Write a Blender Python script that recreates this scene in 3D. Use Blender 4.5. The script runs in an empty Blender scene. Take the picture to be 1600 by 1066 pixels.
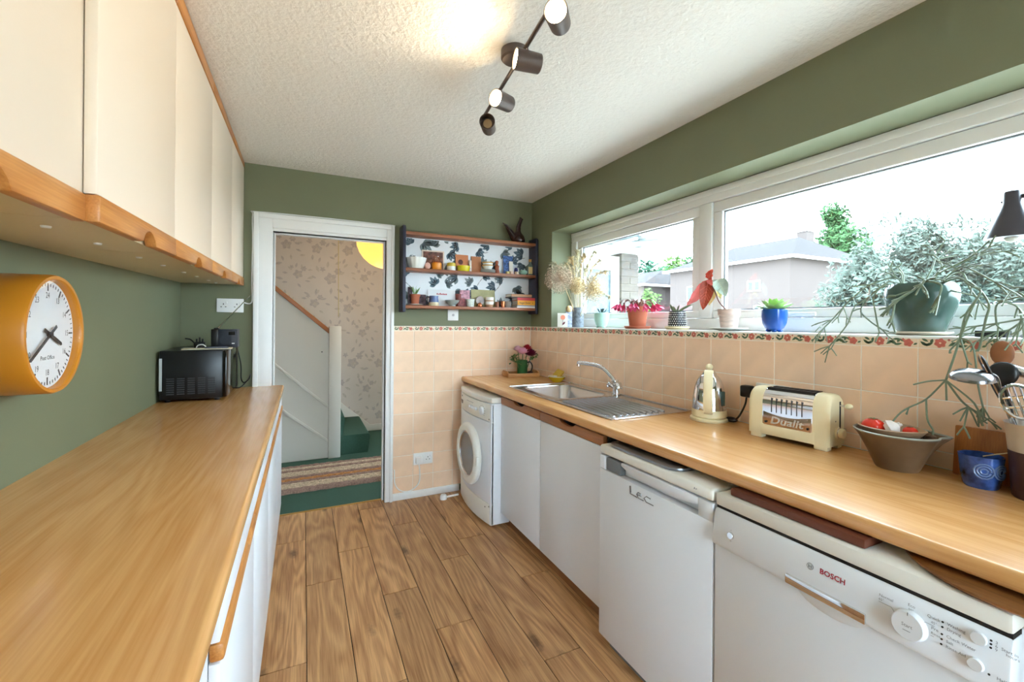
import bpy, bmesh, math, random
from mathutils import Vector, Matrix, Euler

S = bpy.context.scene
COL = S.collection
# ------------------------------------------------------------------ camera
FPX, YAW, ROLL, ZC, CY = 681.5755, .4456, .0083, 1.3316, 504.0
cam_d = bpy.data.cameras.new('camera')
cam = bpy.data.objects.new('camera', cam_d)
COL.objects.link(cam)
cam_d.sensor_width = 36.0
cam_d.lens = FPX * 36.0 / 1600.0
cam_d.shift_y = -(533.0 - CY) / 1600.0
cam_d.clip_start = .02
cam_d.clip_end = 400
_r0 = Vector((math.cos(YAW), -math.sin(YAW), 0)); _u0 = Vector((0, 0, 1)); FW = Vector((math.sin(YAW), math.cos(YAW), 0))
RT = _r0 * math.cos(ROLL) + _u0 * math.sin(ROLL)
UP = _u0 * math.cos(ROLL) - _r0 * math.sin(ROLL)
CAM = Vector((0, 0, ZC))
cam.matrix_world = Matrix(((RT.x, UP.x, -FW.x, CAM.x), (RT.y, UP.y, -FW.y, CAM.y), (RT.z, UP.z, -FW.z, CAM.z), (0, 0, 0, 1)))
S.camera = cam

def ray(px, py): return RT * ((px - 800) / FPX) - UP * ((py - CY) / FPX) + FW
def pX(px, py, x): d = ray(px, py); return CAM + d * ((x - CAM.x) / d.x)
def pY(px, py, y): d = ray(px, py); return CAM + d * ((y - CAM.y) / d.y)
def pZ(px, py, z): d = ray(px, py); return CAM + d * ((z - CAM.z) / d.z)
def pD(px, py, t): return CAM + ray(px, py) * t
def depth(p): return (Vector(p) - CAM).dot(FW)

# ------------------------------------------------------------------ light
W = bpy.data.worlds.new('world'); S.world = W; W.use_nodes = True
wn = W.node_tree.nodes; wl = W.node_tree.links
bg = wn['Background']
bg.inputs['Color'].default_value = (.72, .87, 1.0, 1)
bg.inputs['Strength'].default_value = 15.0
S.view_settings.view_transform = 'Standard'
S.view_settings.look = 'None'
S.view_settings.gamma = 1
S.view_settings.use_curve_mapping = False
S.view_settings.exposure = 0.55

# ------------------------------------------------------------------ room numbers (metres)
XR, XL, YF, H = 1.757, -.685, 3.30, 2.355
XRE, XLE, WT, ZS = 1.1326, -.1157, .90, 1.30
YB = -1.7

# ------------------------------------------------------------------ materials
def lin(c):
    c = c / 255.0
    return c / 12.92 if c <= .04045 else ((c + .055) / 1.055) ** 2.4
def rgb(r, g, b): return (lin(r), lin(g), lin(b), 1)
MATS = {}
def base(name):
    m = bpy.data.materials.new(name); m.use_nodes = True
    nt = m.node_tree
    return m, nt.nodes, nt.links, nt.nodes['Principled BSDF']
def M(name, c=None, rough=.5, metal=0, var=0.0, scale=8, bump=0, bscale=60, coat=0, trans=0, sheen=0, spec=None, rnd=0.0, stretch=None, bdist=.004):
    if name in MATS: return MATS[name]
    m, n, l, b = base(name)
    b.inputs['Roughness'].default_value = rough
    b.inputs['Metallic'].default_value = metal
    if spec is not None: b.inputs['Specular IOR Level'].default_value = spec
    if coat: b.inputs['Coat Weight'].default_value = coat; b.inputs['Coat Roughness'].default_value = .08
    if trans: b.inputs['Transmission Weight'].default_value = trans
    col = rgb(*c)
    tc = n.new('ShaderNodeTexCoord')
    src = None
    if var:
        no = n.new('ShaderNodeTexNoise'); no.inputs['Scale'].default_value = scale; no.inputs['Detail'].default_value = 5
        if stretch:
            mp = n.new('ShaderNodeMapping'); mp.inputs['Scale'].default_value = stretch
            l.new(tc.outputs['Object'], mp.inputs['Vector']); l.new(mp.outputs['Vector'], no.inputs['Vector'])
        else: l.new(tc.outputs['Object'], no.inputs['Vector'])
        mr = n.new('ShaderNodeMapRange'); mr.inputs['From Min'].default_value = .3; mr.inputs['From Max'].default_value = .7
        mr.inputs['To Min'].default_value = 1 - var; mr.inputs['To Max'].default_value = 1 + var
        l.new(no.outputs['Fac'], mr.inputs['Value'])
        mu = n.new('ShaderNodeVectorMath'); mu.operation = 'SCALE'; mu.inputs[0].default_value = col[:3]
        l.new(mr.outputs['Result'], mu.inputs['Scale']); src = mu.outputs['Vector']
    if rnd:
        oi = n.new('ShaderNodeObjectInfo')
        mr = n.new('ShaderNodeMapRange'); mr.inputs['To Min'].default_value = 1 - rnd; mr.inputs['To Max'].default_value = 1 + rnd
        l.new(oi.outputs['Random'], mr.inputs['Value'])
        mu = n.new('ShaderNodeVectorMath'); mu.operation = 'SCALE'; mu.inputs[0].default_value = col[:3]
        if src: l.new(src, mu.inputs[0])
        l.new(mr.outputs['Result'], mu.inputs['Scale']); src = mu.outputs['Vector']
    if src: l.new(src, b.inputs['Base Color'])
    else: b.inputs['Base Color'].default_value = col
    if bump:
        nb = n.new('ShaderNodeTexNoise'); nb.inputs['Scale'].default_value = bscale; nb.inputs['Detail'].default_value = 3
        l.new(tc.outputs['Object'], nb.inputs['Vector'])
        bp = n.new('ShaderNodeBump'); bp.inputs['Strength'].default_value = bump; bp.inputs['Distance'].default_value = bdist
        l.new(nb.outputs['Fac'], bp.inputs['Height']); l.new(bp.outputs['Normal'], b.inputs['Normal'])
    MATS[name] = m
    return m
def WOOD(name, c1, c2, rough=.35, axis='Y', scale=1.0, knots=0, rnd=0.0, coat=.0, fig=1.0, figamp=1.0, blot=.55):
    if name in MATS: return MATS[name]
    m, n, l, b = base(name)
    b.inputs['Roughness'].default_value = rough
    if coat: b.inputs['Coat Weight'].default_value = coat; b.inputs['Coat Roughness'].default_value = .15
    tc = n.new('ShaderNodeTexCoord'); oi = n.new('ShaderNodeObjectInfo')
    sc = n.new('ShaderNodeVectorMath'); sc.operation = 'SCALE'; sc.inputs[0].default_value = (7.3, 3.1, 5.7)
    l.new(oi.outputs['Random'], sc.inputs['Scale'])
    ad = n.new('ShaderNodeVectorMath'); ad.operation = 'ADD'
    l.new(tc.outputs['Object'], ad.inputs[0]); l.new(sc.outputs['Vector'], ad.inputs[1])
    st = {'X': (.12, 1, 1), 'Y': (1, .12, 1), 'Z': (1, 1, .12)}[axis]
    mp = n.new('ShaderNodeMapping'); mp.inputs['Scale'].default_value = tuple(v * scale for v in st)
    l.new(ad.outputs['Vector'], mp.inputs['Vector'])
    # cathedral figure: rings of a noise field stretched along the board
    n1 = n.new('ShaderNodeTexNoise'); n1.inputs['Scale'].default_value = 4.0; n1.inputs['Detail'].default_value = 2; n1.inputs['Distortion'].default_value = .3
    l.new(mp.outputs['Vector'], n1.inputs['Vector'])
    ml = n.new('ShaderNodeMath'); ml.operation = 'MULTIPLY'; ml.inputs[1].default_value = 34.0 * fig
    l.new(n1.outputs['Fac'], ml.inputs[0])
    sn = n.new('ShaderNodeMath'); sn.operation = 'SINE'; l.new(ml.outputs[0], sn.inputs[0])
    # fine fibre
    mp2 = n.new('ShaderNodeMapping'); mp2.inputs['Scale'].default_value = tuple(v * scale * (1 if v == 1 else .25) for v in st)
    l.new(ad.outputs['Vector'], mp2.inputs['Vector'])
    n2 = n.new('ShaderNodeTexNoise'); n2.inputs['Scale'].default_value = 130.0; n2.inputs['Detail'].default_value = 4
    l.new(mp2.outputs['Vector'], n2.inputs['Vector'])
    n3 = n.new('ShaderNodeTexNoise'); n3.inputs['Scale'].default_value = 6.0; n3.inputs['Detail'].default_value = 3
    l.new(mp.outputs['Vector'], n3.inputs['Vector'])
    a1 = n.new('ShaderNodeMath'); a1.operation = 'MULTIPLY_ADD'; a1.inputs[1].default_value = .16 * figamp; a1.inputs[2].default_value = .02
    l.new(sn.outputs[0], a1.inputs[0])
    a2 = n.new('ShaderNodeMath'); a2.operation = 'MULTIPLY_ADD'; a2.inputs[1].default_value = .75
    l.new(n2.outputs['Fac'], a2.inputs[0]); l.new(a1.outputs[0], a2.inputs[2])
    a3 = n.new('ShaderNodeMath'); a3.operation = 'MULTIPLY_ADD'; a3.inputs[1].default_value = blot
    l.new(n3.outputs['Fac'], a3.inputs[0]); l.new(a2.outputs[0], a3.inputs[2])
    mr = n.new('ShaderNodeMapRange'); mr.inputs['From Min'].default_value = .075 + .5 * blot; mr.inputs['From Max'].default_value = .725 + .5 * blot
    l.new(a3.outputs[0], mr.inputs['Value'])
    mx = n.new('ShaderNodeMix'); mx.data_type = 'RGBA'
    mx.inputs[6].default_value = rgb(*c1); mx.inputs[7].default_value = rgb(*c2)
    l.new(mr.outputs['Result'], mx.inputs[0]); out = mx.outputs[2]
    if knots:
        mp3 = n.new('ShaderNodeMapping'); mp3.inputs['Scale'].default_value = tuple(1.0 if v == 1 else .38 for v in st)
        l.new(ad.outputs['Vector'], mp3.inputs['Vector'])
        vo = n.new('ShaderNodeTexVoronoi'); vo.inputs['Scale'].default_value = 6.5
        l.new(mp3.outputs['Vector'], vo.inputs['Vector'])
        n4 = n.new('ShaderNodeTexNoise'); n4.inputs['Scale'].default_value = 60; l.new(ad.outputs['Vector'], n4.inputs['Vector'])
        sb = n.new('ShaderNodeMath'); sb.operation = 'MULTIPLY_ADD'; sb.inputs[1].default_value = .12
        l.new(n4.outputs['Fac'], sb.inputs[0]); l.new(vo.outputs['Distance'], sb.inputs[2])
        kr = n.new('ShaderNodeMapRange'); kr.inputs['From Min'].default_value = .12; kr.inputs['From Max'].default_value = .24
        kr.inputs['To Min'].default_value = knots; kr.inputs['To Max'].default_value = 0
        l.new(sb.outputs[0], kr.inputs['Value'])
        m2 = n.new('ShaderNodeMix'); m2.data_type = 'RGBA'; m2.inputs[7].default_value = rgb(c1[0] * .45, c1[1] * .42, c1[2] * .4)
        l.new(kr.outputs['Result'], m2.inputs[0]); l.new(out, m2.inputs[6]); out = m2.outputs[2]
    if rnd:
        r2 = n.new('ShaderNodeMapRange'); r2.inputs['To Min'].default_value = 1 - rnd; r2.inputs['To Max'].default_value = 1 + rnd
        l.new(oi.outputs['Random'], r2.inputs['Value'])
        mu = n.new('ShaderNodeVectorMath'); mu.operation = 'SCALE'; l.new(out, mu.inputs[0]); l.new(r2.outputs['Result'], mu.inputs['Scale']); out = mu.outputs['Vector']
    l.new(out, b.inputs['Base Color'])
    bp = n.new('ShaderNodeBump'); bp.inputs['Strength'].default_value = .06; bp.inputs['Distance'].default_value = .002
    l.new(a3.outputs[0], bp.inputs['Height']); l.new(bp.outputs['Normal'], b.inputs['Normal'])
    MATS[name] = m
    return m
def GLASS(name, tint=(255, 255, 255), refl=.08):
    if name in MATS: return MATS[name]
    m = bpy.data.materials.new(name); m.use_nodes = True
    n = m.node_tree.nodes; l = m.node_tree.links; n.clear()
    o = n.new('ShaderNodeOutputMaterial'); t = n.new('ShaderNodeBsdfTransparent'); t.inputs['Color'].default_value = rgb(*tint)
    g = n.new('ShaderNodeBsdfGlossy'); g.inputs['Roughness'].default_value = .02
    mx = n.new('ShaderNodeMixShader'); mx.inputs[0].default_value = refl
    l.new(t.outputs[0], mx.inputs[1]); l.new(g.outputs[0], mx.inputs[2]); l.new(mx.outputs[0], o.inputs['Surface'])
    MATS[name] = m
    return m
def EMIT(name, c, strength):
    if name in MATS: return MATS[name]
    m, n, l, b = base(name)
    b.inputs['Base Color'].default_value = rgb(*c)
    b.inputs['Emission Color'].default_value = rgb(*c); b.inputs['Emission Strength'].default_value = strength
    MATS[name] = m
    return m

# ------------------------------------------------------------------ mesh builder
class MB:
    def __init__(s, tf=None): s.v = []; s.f = []; s.mi = []; s.cur = 0; s.tf = tf
    def add(s, vs, fs):
        o = len(s.v)
        s.v += [Vector(q) for q in vs]
        for f in fs: s.f.append([i + o for i in f]); s.mi.append(s.cur)
        return s
    def box(s, x0, x1, y0, y1, z0, z1, mat=None):
        vs = [(x, y, z) for z in (z0, z1) for y in (y0, y1) for x in (x0, x1)]
        if mat: vs = [mat @ Vector(q) for q in vs]
        return s.add(vs, [(0, 2, 3, 1), (4, 5, 7, 6), (0, 1, 5, 4), (2, 6, 7, 3), (0, 4, 6, 2), (1, 3, 7, 5)])
    def poly(s, pts): return s.add(pts, [tuple(range(len(pts)))])
    def prism(s, pts, axis, a0, a1, mat=None):
        """2D outline extruded along axis: x->(y,z), y->(x,z), z->(x,y)"""
        def P(p, a): return {'x': (a, p[0], p[1]), 'y': (p[0], a, p[1]), 'z': (p[0], p[1], a)}[axis]
        n = len(pts); vs = [P(p, a0) for p in pts] + [P(p, a1) for p in pts]
        if mat: vs = [mat @ Vector(q) for q in vs]
        return s.add(vs, [tuple(range(n - 1, -1, -1)), tuple(range(n, 2 * n))] + [(i, (i + 1) % n, (i + 1) % n + n, i + n) for i in range(n)])
    def tube(s, pts, r, n=8, cap=True, flat=1.0):
        pts = [Vector(p) for p in pts]; k = len(pts)
        rs = list(r) if isinstance(r, (list, tuple)) else [r] * k
        vs = []; prev = None
        for i, p in enumerate(pts):
            t = (pts[min(i + 1, k - 1)] - pts[max(i - 1, 0)])
            t = t.normalized() if t.length > 1e-9 else Vector((0, 0, 1))
            if prev is None: a = t.orthogonal().normalized()
            else:
                a = prev - t * prev.dot(t)
                a = a.normalized() if a.length > 1e-6 else t.orthogonal().normalized()
            prev = a; bb = t.cross(a)
            for j in range(n):
                w = 2 * math.pi * j / n
                vs.append(p + (a * math.cos(w) + bb * math.sin(w) * flat) * rs[i])
        fs = [(i * n + j, i * n + (j + 1) % n, (i + 1) * n + (j + 1) % n, (i + 1) * n + j) for i in range(k - 1) for j in range(n)]
        if cap: fs += [tuple(range(n - 1, -1, -1)), tuple(range((k - 1) * n, k * n))]
        return s.add(vs, fs)
    def lathe(s, prof, n=24, c=(0, 0, 0), mat=None, sx=1, sy=1, wob=None):
        vs = []; k = len(prof)
        for (r, z) in prof:
            for j in range(n):
                w = 2 * math.pi * j / n
                rr = r * (wob(w, z) if wob else 1)
                q = Vector((rr * math.cos(w) * sx, rr * math.sin(w) * sy, z))
                vs.append((mat @ q if mat else q) + Vector(c))
        fs = [(i * n + j, i * n + (j + 1) % n, (i + 1) * n + (j + 1) % n, (i + 1) * n + j) for i in range(k - 1) for j in range(n)]
        a_, z_ = prof[0], prof[-1]
        if k > 2 and min(a_[0], z_[0]) > 1e-6 and abs(a_[0] - z_[0]) < .012 and abs(a_[1] - z_[1]) < .03:      # a ring: close its section
            fs += [((k - 1) * n + j, (k - 1) * n + (j + 1) % n, (j + 1) % n, j) for j in range(n)]
        else:
            if a_[0] > 1e-6: fs.append(tuple(range(n - 1, -1, -1)))
            if z_[0] > 1e-6: fs.append(tuple(range((k - 1) * n, k * n)))
        return s.add(vs, fs)
    def ball(s, c, r, n=12, m=8, sz=1.0, mat=None):
        rx = r if isinstance(r, (tuple, list)) else (r, r, r * sz)
        vs = []
        for i in range(m + 1):
            th = math.pi * i / m
            for j in range(n):
                w = 2 * math.pi * j / n
                q = Vector((rx[0] * max(math.sin(th), 1e-3) * math.cos(w), rx[1] * max(math.sin(th), 1e-3) * math.sin(w), -rx[2] * math.cos(th)))
                vs.append((mat @ q if mat else q) + Vector(c))
        return s.add(vs, [(i * n + j, i * n + (j + 1) % n, (i + 1) * n + (j + 1) % n, (i + 1) * n + j) for i in range(m) for j in range(n)])
    def text(s, body, size, mat, ax='CENTER', sx=1.0, ext=0.0, shear=0, fat=0):
        cu = bpy.data.curves.new('t', 'FONT'); cu.body = body; cu.size = size; cu.align_x = ax; cu.align_y = 'CENTER'; cu.resolution_u = 2; cu.extrude = ext; cu.shear = shear; cu.offset = fat
        o = bpy.data.objects.new('t', cu)
        me = bpy.data.meshes.new_from_object(o)
        s.add([mat @ Vector((v.co.x * sx, v.co.y, v.co.z)) for v in me.vertices], [tuple(p.vertices) for p in me.polygons])
        bpy.data.objects.remove(o); bpy.data.curves.remove(cu); bpy.data.meshes.remove(me)
        return s
    def build(s, name, mat, parent=None, bevel=0, smooth=40, seg=2, world=True, angle=50, norm=True):
        vs = [s.tf(v) for v in s.v] if s.tf else s.v
        me = bpy.data.meshes.new(name)
        if world and parent is not None:
            inv = wm(parent).inverted(); vs = [inv @ v for v in vs]
        me.from_pydata([tuple(v) for v in vs], [], s.f)
        mats = mat if isinstance(mat, (list, tuple)) else [mat]
        for q in mats: me.materials.append(q)
        if len(mats) > 1: me.polygons.foreach_set('material_index', s.mi)
        bm = bmesh.new(); bm.from_mesh(me)
        if norm and not any(m_.name.startswith('leafy') for m_ in mats): bmesh.ops.recalc_face_normals(bm, faces=bm.faces)
        if bevel:
            ed = [e for e in bm.edges if len(e.link_faces) == 2 and e.calc_face_angle(0) > math.radians(angle)]
            bmesh.ops.bevel(bm, geom=ed, offset=bevel, segments=seg, affect='EDGES', profile=.5, clamp_overlap=True)
        bm.to_mesh(me); bm.free()
        if smooth:
            me.polygons.foreach_set('use_smooth', [True] * len(me.polygons))
            me.set_sharp_from_angle(angle=math.radians(smooth))
        o = bpy.data.objects.new(name, me); COL.objects.link(o)
        o.parent = parent
        return o
def wm(o):
    m = o.matrix_basis.copy()
    if o.parent: m = wm(o.parent) @ o.matrix_parent_inverse @ m
    return m
def thing(name, label, cat, loc=(0, 0, 0), rotz=0, group=None):
    o = bpy.data.objects.new(name, None); COL.objects.link(o)
    o.empty_display_size = .05
    o.location = loc; o.rotation_euler = (0, 0, rotz)
    o['label'] = label; o['category'] = cat
    if group: o['group'] = group
    return o
def tag(o, label, cat, group=None):
    o['label'] = label; o['category'] = cat
    if group: o['group'] = group
    return o
def struct(o, label=None, cat=None):
    o['kind'] = 'structure'
    if label: o['label'] = label
    if cat: o['category'] = cat
    return o
def stuff(o): o['kind'] = 'stuff'; return o
def share(src, name, parent, loc, rot=(0, 0, 0)):
    o = src.copy(); o.name = name; COL.objects.link(o); o.parent = parent; o.location = loc; o.rotation_euler = rot
    return o
def arc(c, r, a0, a1, n, rz=None):
    rz = r if rz is None else rz
    return [(c[0] + r * math.cos(a0 + (a1 - a0) * i / n), c[1] + rz * math.sin(a0 + (a1 - a0) * i / n)) for i in range(n + 1)]
def bez(p0, p1, p2, n=8):
    p0, p1, p2 = Vector(p0), Vector(p1), Vector(p2)
    return [p0 * (1 - t) ** 2 + p1 * 2 * t * (1 - t) + p2 * t * t for t in [i / n for i in range(n + 1)]]
def smoothline(pts, n=5):
    """Catmull-Rom through points"""
    P = [Vector(p) for p in pts]; P = [P[0] * 2 - P[1]] + P + [P[-1] * 2 - P[-2]]; out = []
    for i in range(1, len(P) - 2):
        a, b, c, d = P[i - 1:i + 3]
        for k in range(n):
            t = k / n
            out.append(.5 * ((2 * b) + (c - a) * t + (2 * a - 5 * b + 4 * c - d) * t * t + (3 * b - a - 3 * c + d) * t ** 3))
    out.append(P[-2]); return out
def frame(xa, ya, za, o): return Matrix(((xa[0], ya[0], za[0], o[0]), (xa[1], ya[1], za[1], o[1]), (xa[2], ya[2], za[2], o[2]), (0, 0, 0, 1)))
def faceW(o): return frame((0, -1, 0), (0, 0, 1), (-1, 0, 0), o)      # print that faces -x (right-hand side of the room)
def faceE(o): return frame((0, 1, 0), (0, 0, 1), (1, 0, 0), o)        # print that faces +x (left-hand wall)
def faceS(o): return frame((1, 0, 0), (0, 0, 1), (0, -1, 0), o)       # print that faces the camera end
def leaf(mb, p, d, up, L, wd, curl=.0, n=5):
    """a pointed leaf blade from p along d"""
    p = Vector(p); d = Vector(d).normalized(); up = Vector(up); sd = d.cross(up)
    sd = sd.normalized() if sd.length > 1e-5 else d.orthogonal().normalized(); nn = sd.cross(d)
    vs = []
    for i in range(n + 1):
        t = i / n; w = wd * math.sin(math.pi * min(t * .9 + .06, 1)) ** .8 * (1 if t < 1 else 0)
        q = p + d * L * t - nn * curl * L * t * t
        vs += [q - sd * w + nn * w * .35, q, q + sd * w + nn * w * .35]
    fs = []
    for i in range(n):
        a = i * 3; fs += [(a, a + 1, a + 4, a + 3), (a + 1, a + 2, a + 5, a + 4)]
    mb.add(vs, fs)

# ------------------------------------------------------------------ shared materials
m_green = M('green_paint', (118, 122, 94), .62, var=.03, scale=3, bump=.05, bscale=160)
m_ceil = M('ceiling_paint', (242, 240, 235), .75, bump=.5, bscale=55, bdist=.012)
m_white = M('white_gloss', (242, 242, 240), .3)
m_upvc = M('white_upvc', (238, 238, 236), .3)
m_door = M('white_laminate', (234, 238, 244), .38)
m_cream = M('cream_laminate', (240, 224, 204), .45, bump=.04, bscale=220)
m_carc = M('carcass_beige', (214, 198, 160), .45)
m_oak = WOOD('oak_rail', (176, 108, 48), (216, 152, 84), .38, 'Y', 2.2)
m_rail2 = WOOD('brown_rail', (146, 92, 52), (182, 122, 76), .4, 'Y', 2.2)
m_top = WOOD('oak_worktop', (202, 142, 80), (229, 176, 114), .26, 'Y', 1.25, coat=.35, fig=2.0, figamp=.7, blot=.30)
m_topedge = m_top
m_plank = WOOD('vinyl_plank', (150, 100, 58), (224, 176, 124), .42, 'Y', 1.6, knots=.7, rnd=.13, fig=2.0, figamp=.75, blot=.45)
m_tile = M('peach_tile', (251, 216, 184), .25, var=.06, scale=9, bump=.03, bscale=14, rnd=.03)
m_grout = M('pale_grout', (252, 244, 234), .8)
m_bcream = M('border_cream', (246, 226, 198), .25)
m_bred = M('border_red', (206, 112, 96), .3, var=.2, scale=90)
m_bgreen = M('border_green', (84, 112, 82), .3, var=.2, scale=90)
m_carpet = M('green_carpet', (58, 92, 78), .95, var=.12, scale=120, bump=.5, bscale=500)
m_wallp = M('wallpaper_ground', (226, 214, 204), .7, var=.03, scale=5)
m_wp1 = M('wallpaper_mauve', (202, 190, 184), .7, var=.12, scale=60)
m_wp2 = M('wallpaper_taupe', (210, 198, 186), .7, var=.12, scale=60)
m_steel = M('brushed_steel', (205, 205, 208), .24, 1.0)
m_chrome = M('chrome', (225, 225, 228), .07, 1.0)
m_black = M('black_plastic', (18, 18, 20), .35)
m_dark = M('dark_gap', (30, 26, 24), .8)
m_plastic = M('white_plastic', (244, 244, 242), .35)
m_glass = GLASS('window_glass', (250, 253, 253), .05)
m_gasket = M('grey_gasket', (120, 124, 128), .6)
m_plinth = WOOD('plinth_wood', (120, 80, 46), (150, 104, 62), .5, 'Y', 1.5)

# ------------------------------------------------------------------ flat print helpers (shapes a hair proud of their ground)
def pr_leaf(mb, f, u, v, a, L, w, n=6):
    c, s_ = math.cos(a), math.sin(a); pts = []
    for i in range(n + 1): t = i / n; pts.append((t * L, w * math.sin(math.pi * t)))
    for i in range(n - 1, 0, -1): t = i / n; pts.append((t * L, -w * math.sin(math.pi * t)))
    mb.poly([f(u + x * c - y * s_, v + x * s_ + y * c) for x, y in pts])
def pr_flower(mb, f, u, v, r, k=5, ph=0, deep=.22, n=20):
    mb.poly([f(u + r * (1 - deep + deep * math.cos(k * w)) * math.cos(w + ph), v + r * (1 - deep + deep * math.cos(k * w)) * math.sin(w + ph)) for w in [2 * math.pi * i / n for i in range(n)]])

# ------------------------------------------------------------------ floor
fl = MB().box(XL, XR, YB, 3.36, -.05, -.004).build('floor', m_dark, smooth=0); struct(fl)
PWD = .169; off = {-1: 2.93, 0: 2.415, 1: 2.687, 2: 2.177, 3: 2.894, 4: 2.362, 5: 2.546, 6: 2.03}
rr = random.Random(4); PL = 1.055; pmesh = {}
def plank(x0, x1, y0, y1):
    key = (round(x1 - x0, 3), round(y1 - y0, 3))
    c = ((x0 + x1) / 2, (y0 + y1) / 2, 0)
    if key in pmesh: return share(pmesh[key], 'plank', fl, c)
    g = .0014; hw, hl = (x1 - x0) / 2 - g, (y1 - y0) / 2 - g
    o = MB().box(-hw, hw, -hl, hl, -.004, 0).build('plank', m_plank, fl, bevel=.0012, seg=1, world=False); o.location = c
    pmesh[key] = o; return o
k = -4
while .02 + PWD * k < XR:
    x0, x1 = max(.021 + PWD * k, XL), min(.021 + PWD * (k + 1), XR)
    y = off.get(k, 2.0 + rr.random() * .9)
    while y - PL > YB: y -= PL
    e = YB
    while e < 3.36:
        ne = min(y, 3.36)
        if ne - e > .01 and x1 - x0 > .01: plank(x0, x1, e, ne)
        e = ne; y += PL
    k += 1

# ------------------------------------------------------------------ ceiling and walls
struct(MB().box(XL - .1, 2.0, YB - .1, 3.40, H, H + .1).build('ceiling', m_ceil, smooth=0))
struct(MB().box(XL - .1, XL, YB - .1, 3.40, -.05, H).build('wall_left', m_green, smooth=0))
WY0, WY1, WZ1 = -.35, 2.961, 2.046           # window opening
XO = 2.06                                     # outer face of the kitchen wall
w = MB()
w.box(XR, XO, YB - .1, WY0, -.3, H); w.box(XR, XO, WY1, 3.40, -.3, H)
w.box(XR, XO, WY0, WY1, -.3, ZS - .012); w.box(XR, XO, WY0, WY1, WZ1, H)
wr = struct(w.build('wall_right', m_green, smooth=0))
DX0, DX1, DZ = -.187, .545, 1.925
w = MB()
w.box(XL, DX0, YF, 3.40, -.05, H); w.box(DX1, XR, YF, 3.40, -.05, H); w.box(DX0, DX1, YF, 3.40, DZ, H)
wf = struct(w.build('wall_far', m_green, smooth=0))
# wall behind the camera; its unseen glazed door is added to let daylight in
w = MB()
w.box(XL, .10, YB - .1, YB, -.05, H); w.box(1.10, XR, YB - .1, YB, -.05, H); w.box(.10, 1.10, YB - .1, YB, 2.15, H)
struct(w.build('wall_back', m_green, smooth=0))
d = bpy.data.objects.new('door_added', None); COL.objects.link(d); d.location = (.55, YB - .05, 0); struct(d)
w = MB()
for a, b_ in ((.10, .19), (1.01, 1.10)): w.box(a, b_, YB - .08, YB - .02, 0, 2.15)
w.box(.19, 1.01, YB - .08, YB - .02, 2.06, 2.15); w.box(.19, 1.01, YB - .08, YB - .02, 0, .14)
w.build('door_frame', m_upvc, d)
for a, b_ in ((.19, 1.01),): MB().box(a, b_, YB - .055, YB - .045, .14, 2.06).build('pane', m_glass, d, smooth=0)

# ------------------------------------------------------------------ wall tiles, far wall and window wall
TS, TZ = .155, .156
g = MB().box(.601, XR, YF - .0064, YF, .05, 1.298).build('grout', m_grout, wf, smooth=0)
tmesh = {}
def tile(parent, axis, a0, a1, z0, z1, mat=None, name='tile'):
    key = (axis, round(a1 - a0, 3), round(z1 - z0, 3)); gp = .0014
    c = ((a0 + a1) / 2, YF, (z0 + z1) / 2) if axis == 'x' else (XR, (a0 + a1) / 2, (z0 + z1) / 2)
    if key in tmesh: return share(tmesh[key], name, parent, c)
    ha, hz = (a1 - a0) / 2 - gp, (z1 - z0) / 2 - gp; b = MB()
    if axis == 'x': b.box(-ha, ha, -.0075, 0, -hz, hz)
    else: b.box(-.0075, 0, -ha, ha, -hz, hz)
    o = b.build(name, m_tile, parent, bevel=.0010, seg=1, world=False); o.location = c
    tmesh[key] = o; return o
xs = [.601 + .0] + [.753 + TS * i for i in range(7)] + [XR - .009]
zs = [1.262 - TZ * i for i in range(8)] + [.052]
for i in range(len(xs) - 1):
    for j in range(len(zs) - 1):
        if xs[i] > 1.25 and zs[j] < .9: continue
        tile(wf, 'x', xs[i], xs[i + 1], zs[j + 1], zs[j])
MB().box(XR - .0064, XR, -1.2, YF, WT, 1.298).build('grout', m_grout, wr, smooth=0)
y0 = pX(1436, 560, XR).y
ys = [YF - .009]; k = math.floor((YF - .03 - y0) / TS)
while y0 + TS * k > -.9: ys.append(y0 + TS * k); k -= 1
for i in range(len(ys) - 1):
    for z0, z1 in ((1.106, 1.262), (.950, 1.106), (WT + .001, .950)): tile(wr, 'y', ys[i + 1], ys[i], z0, z1)
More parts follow.
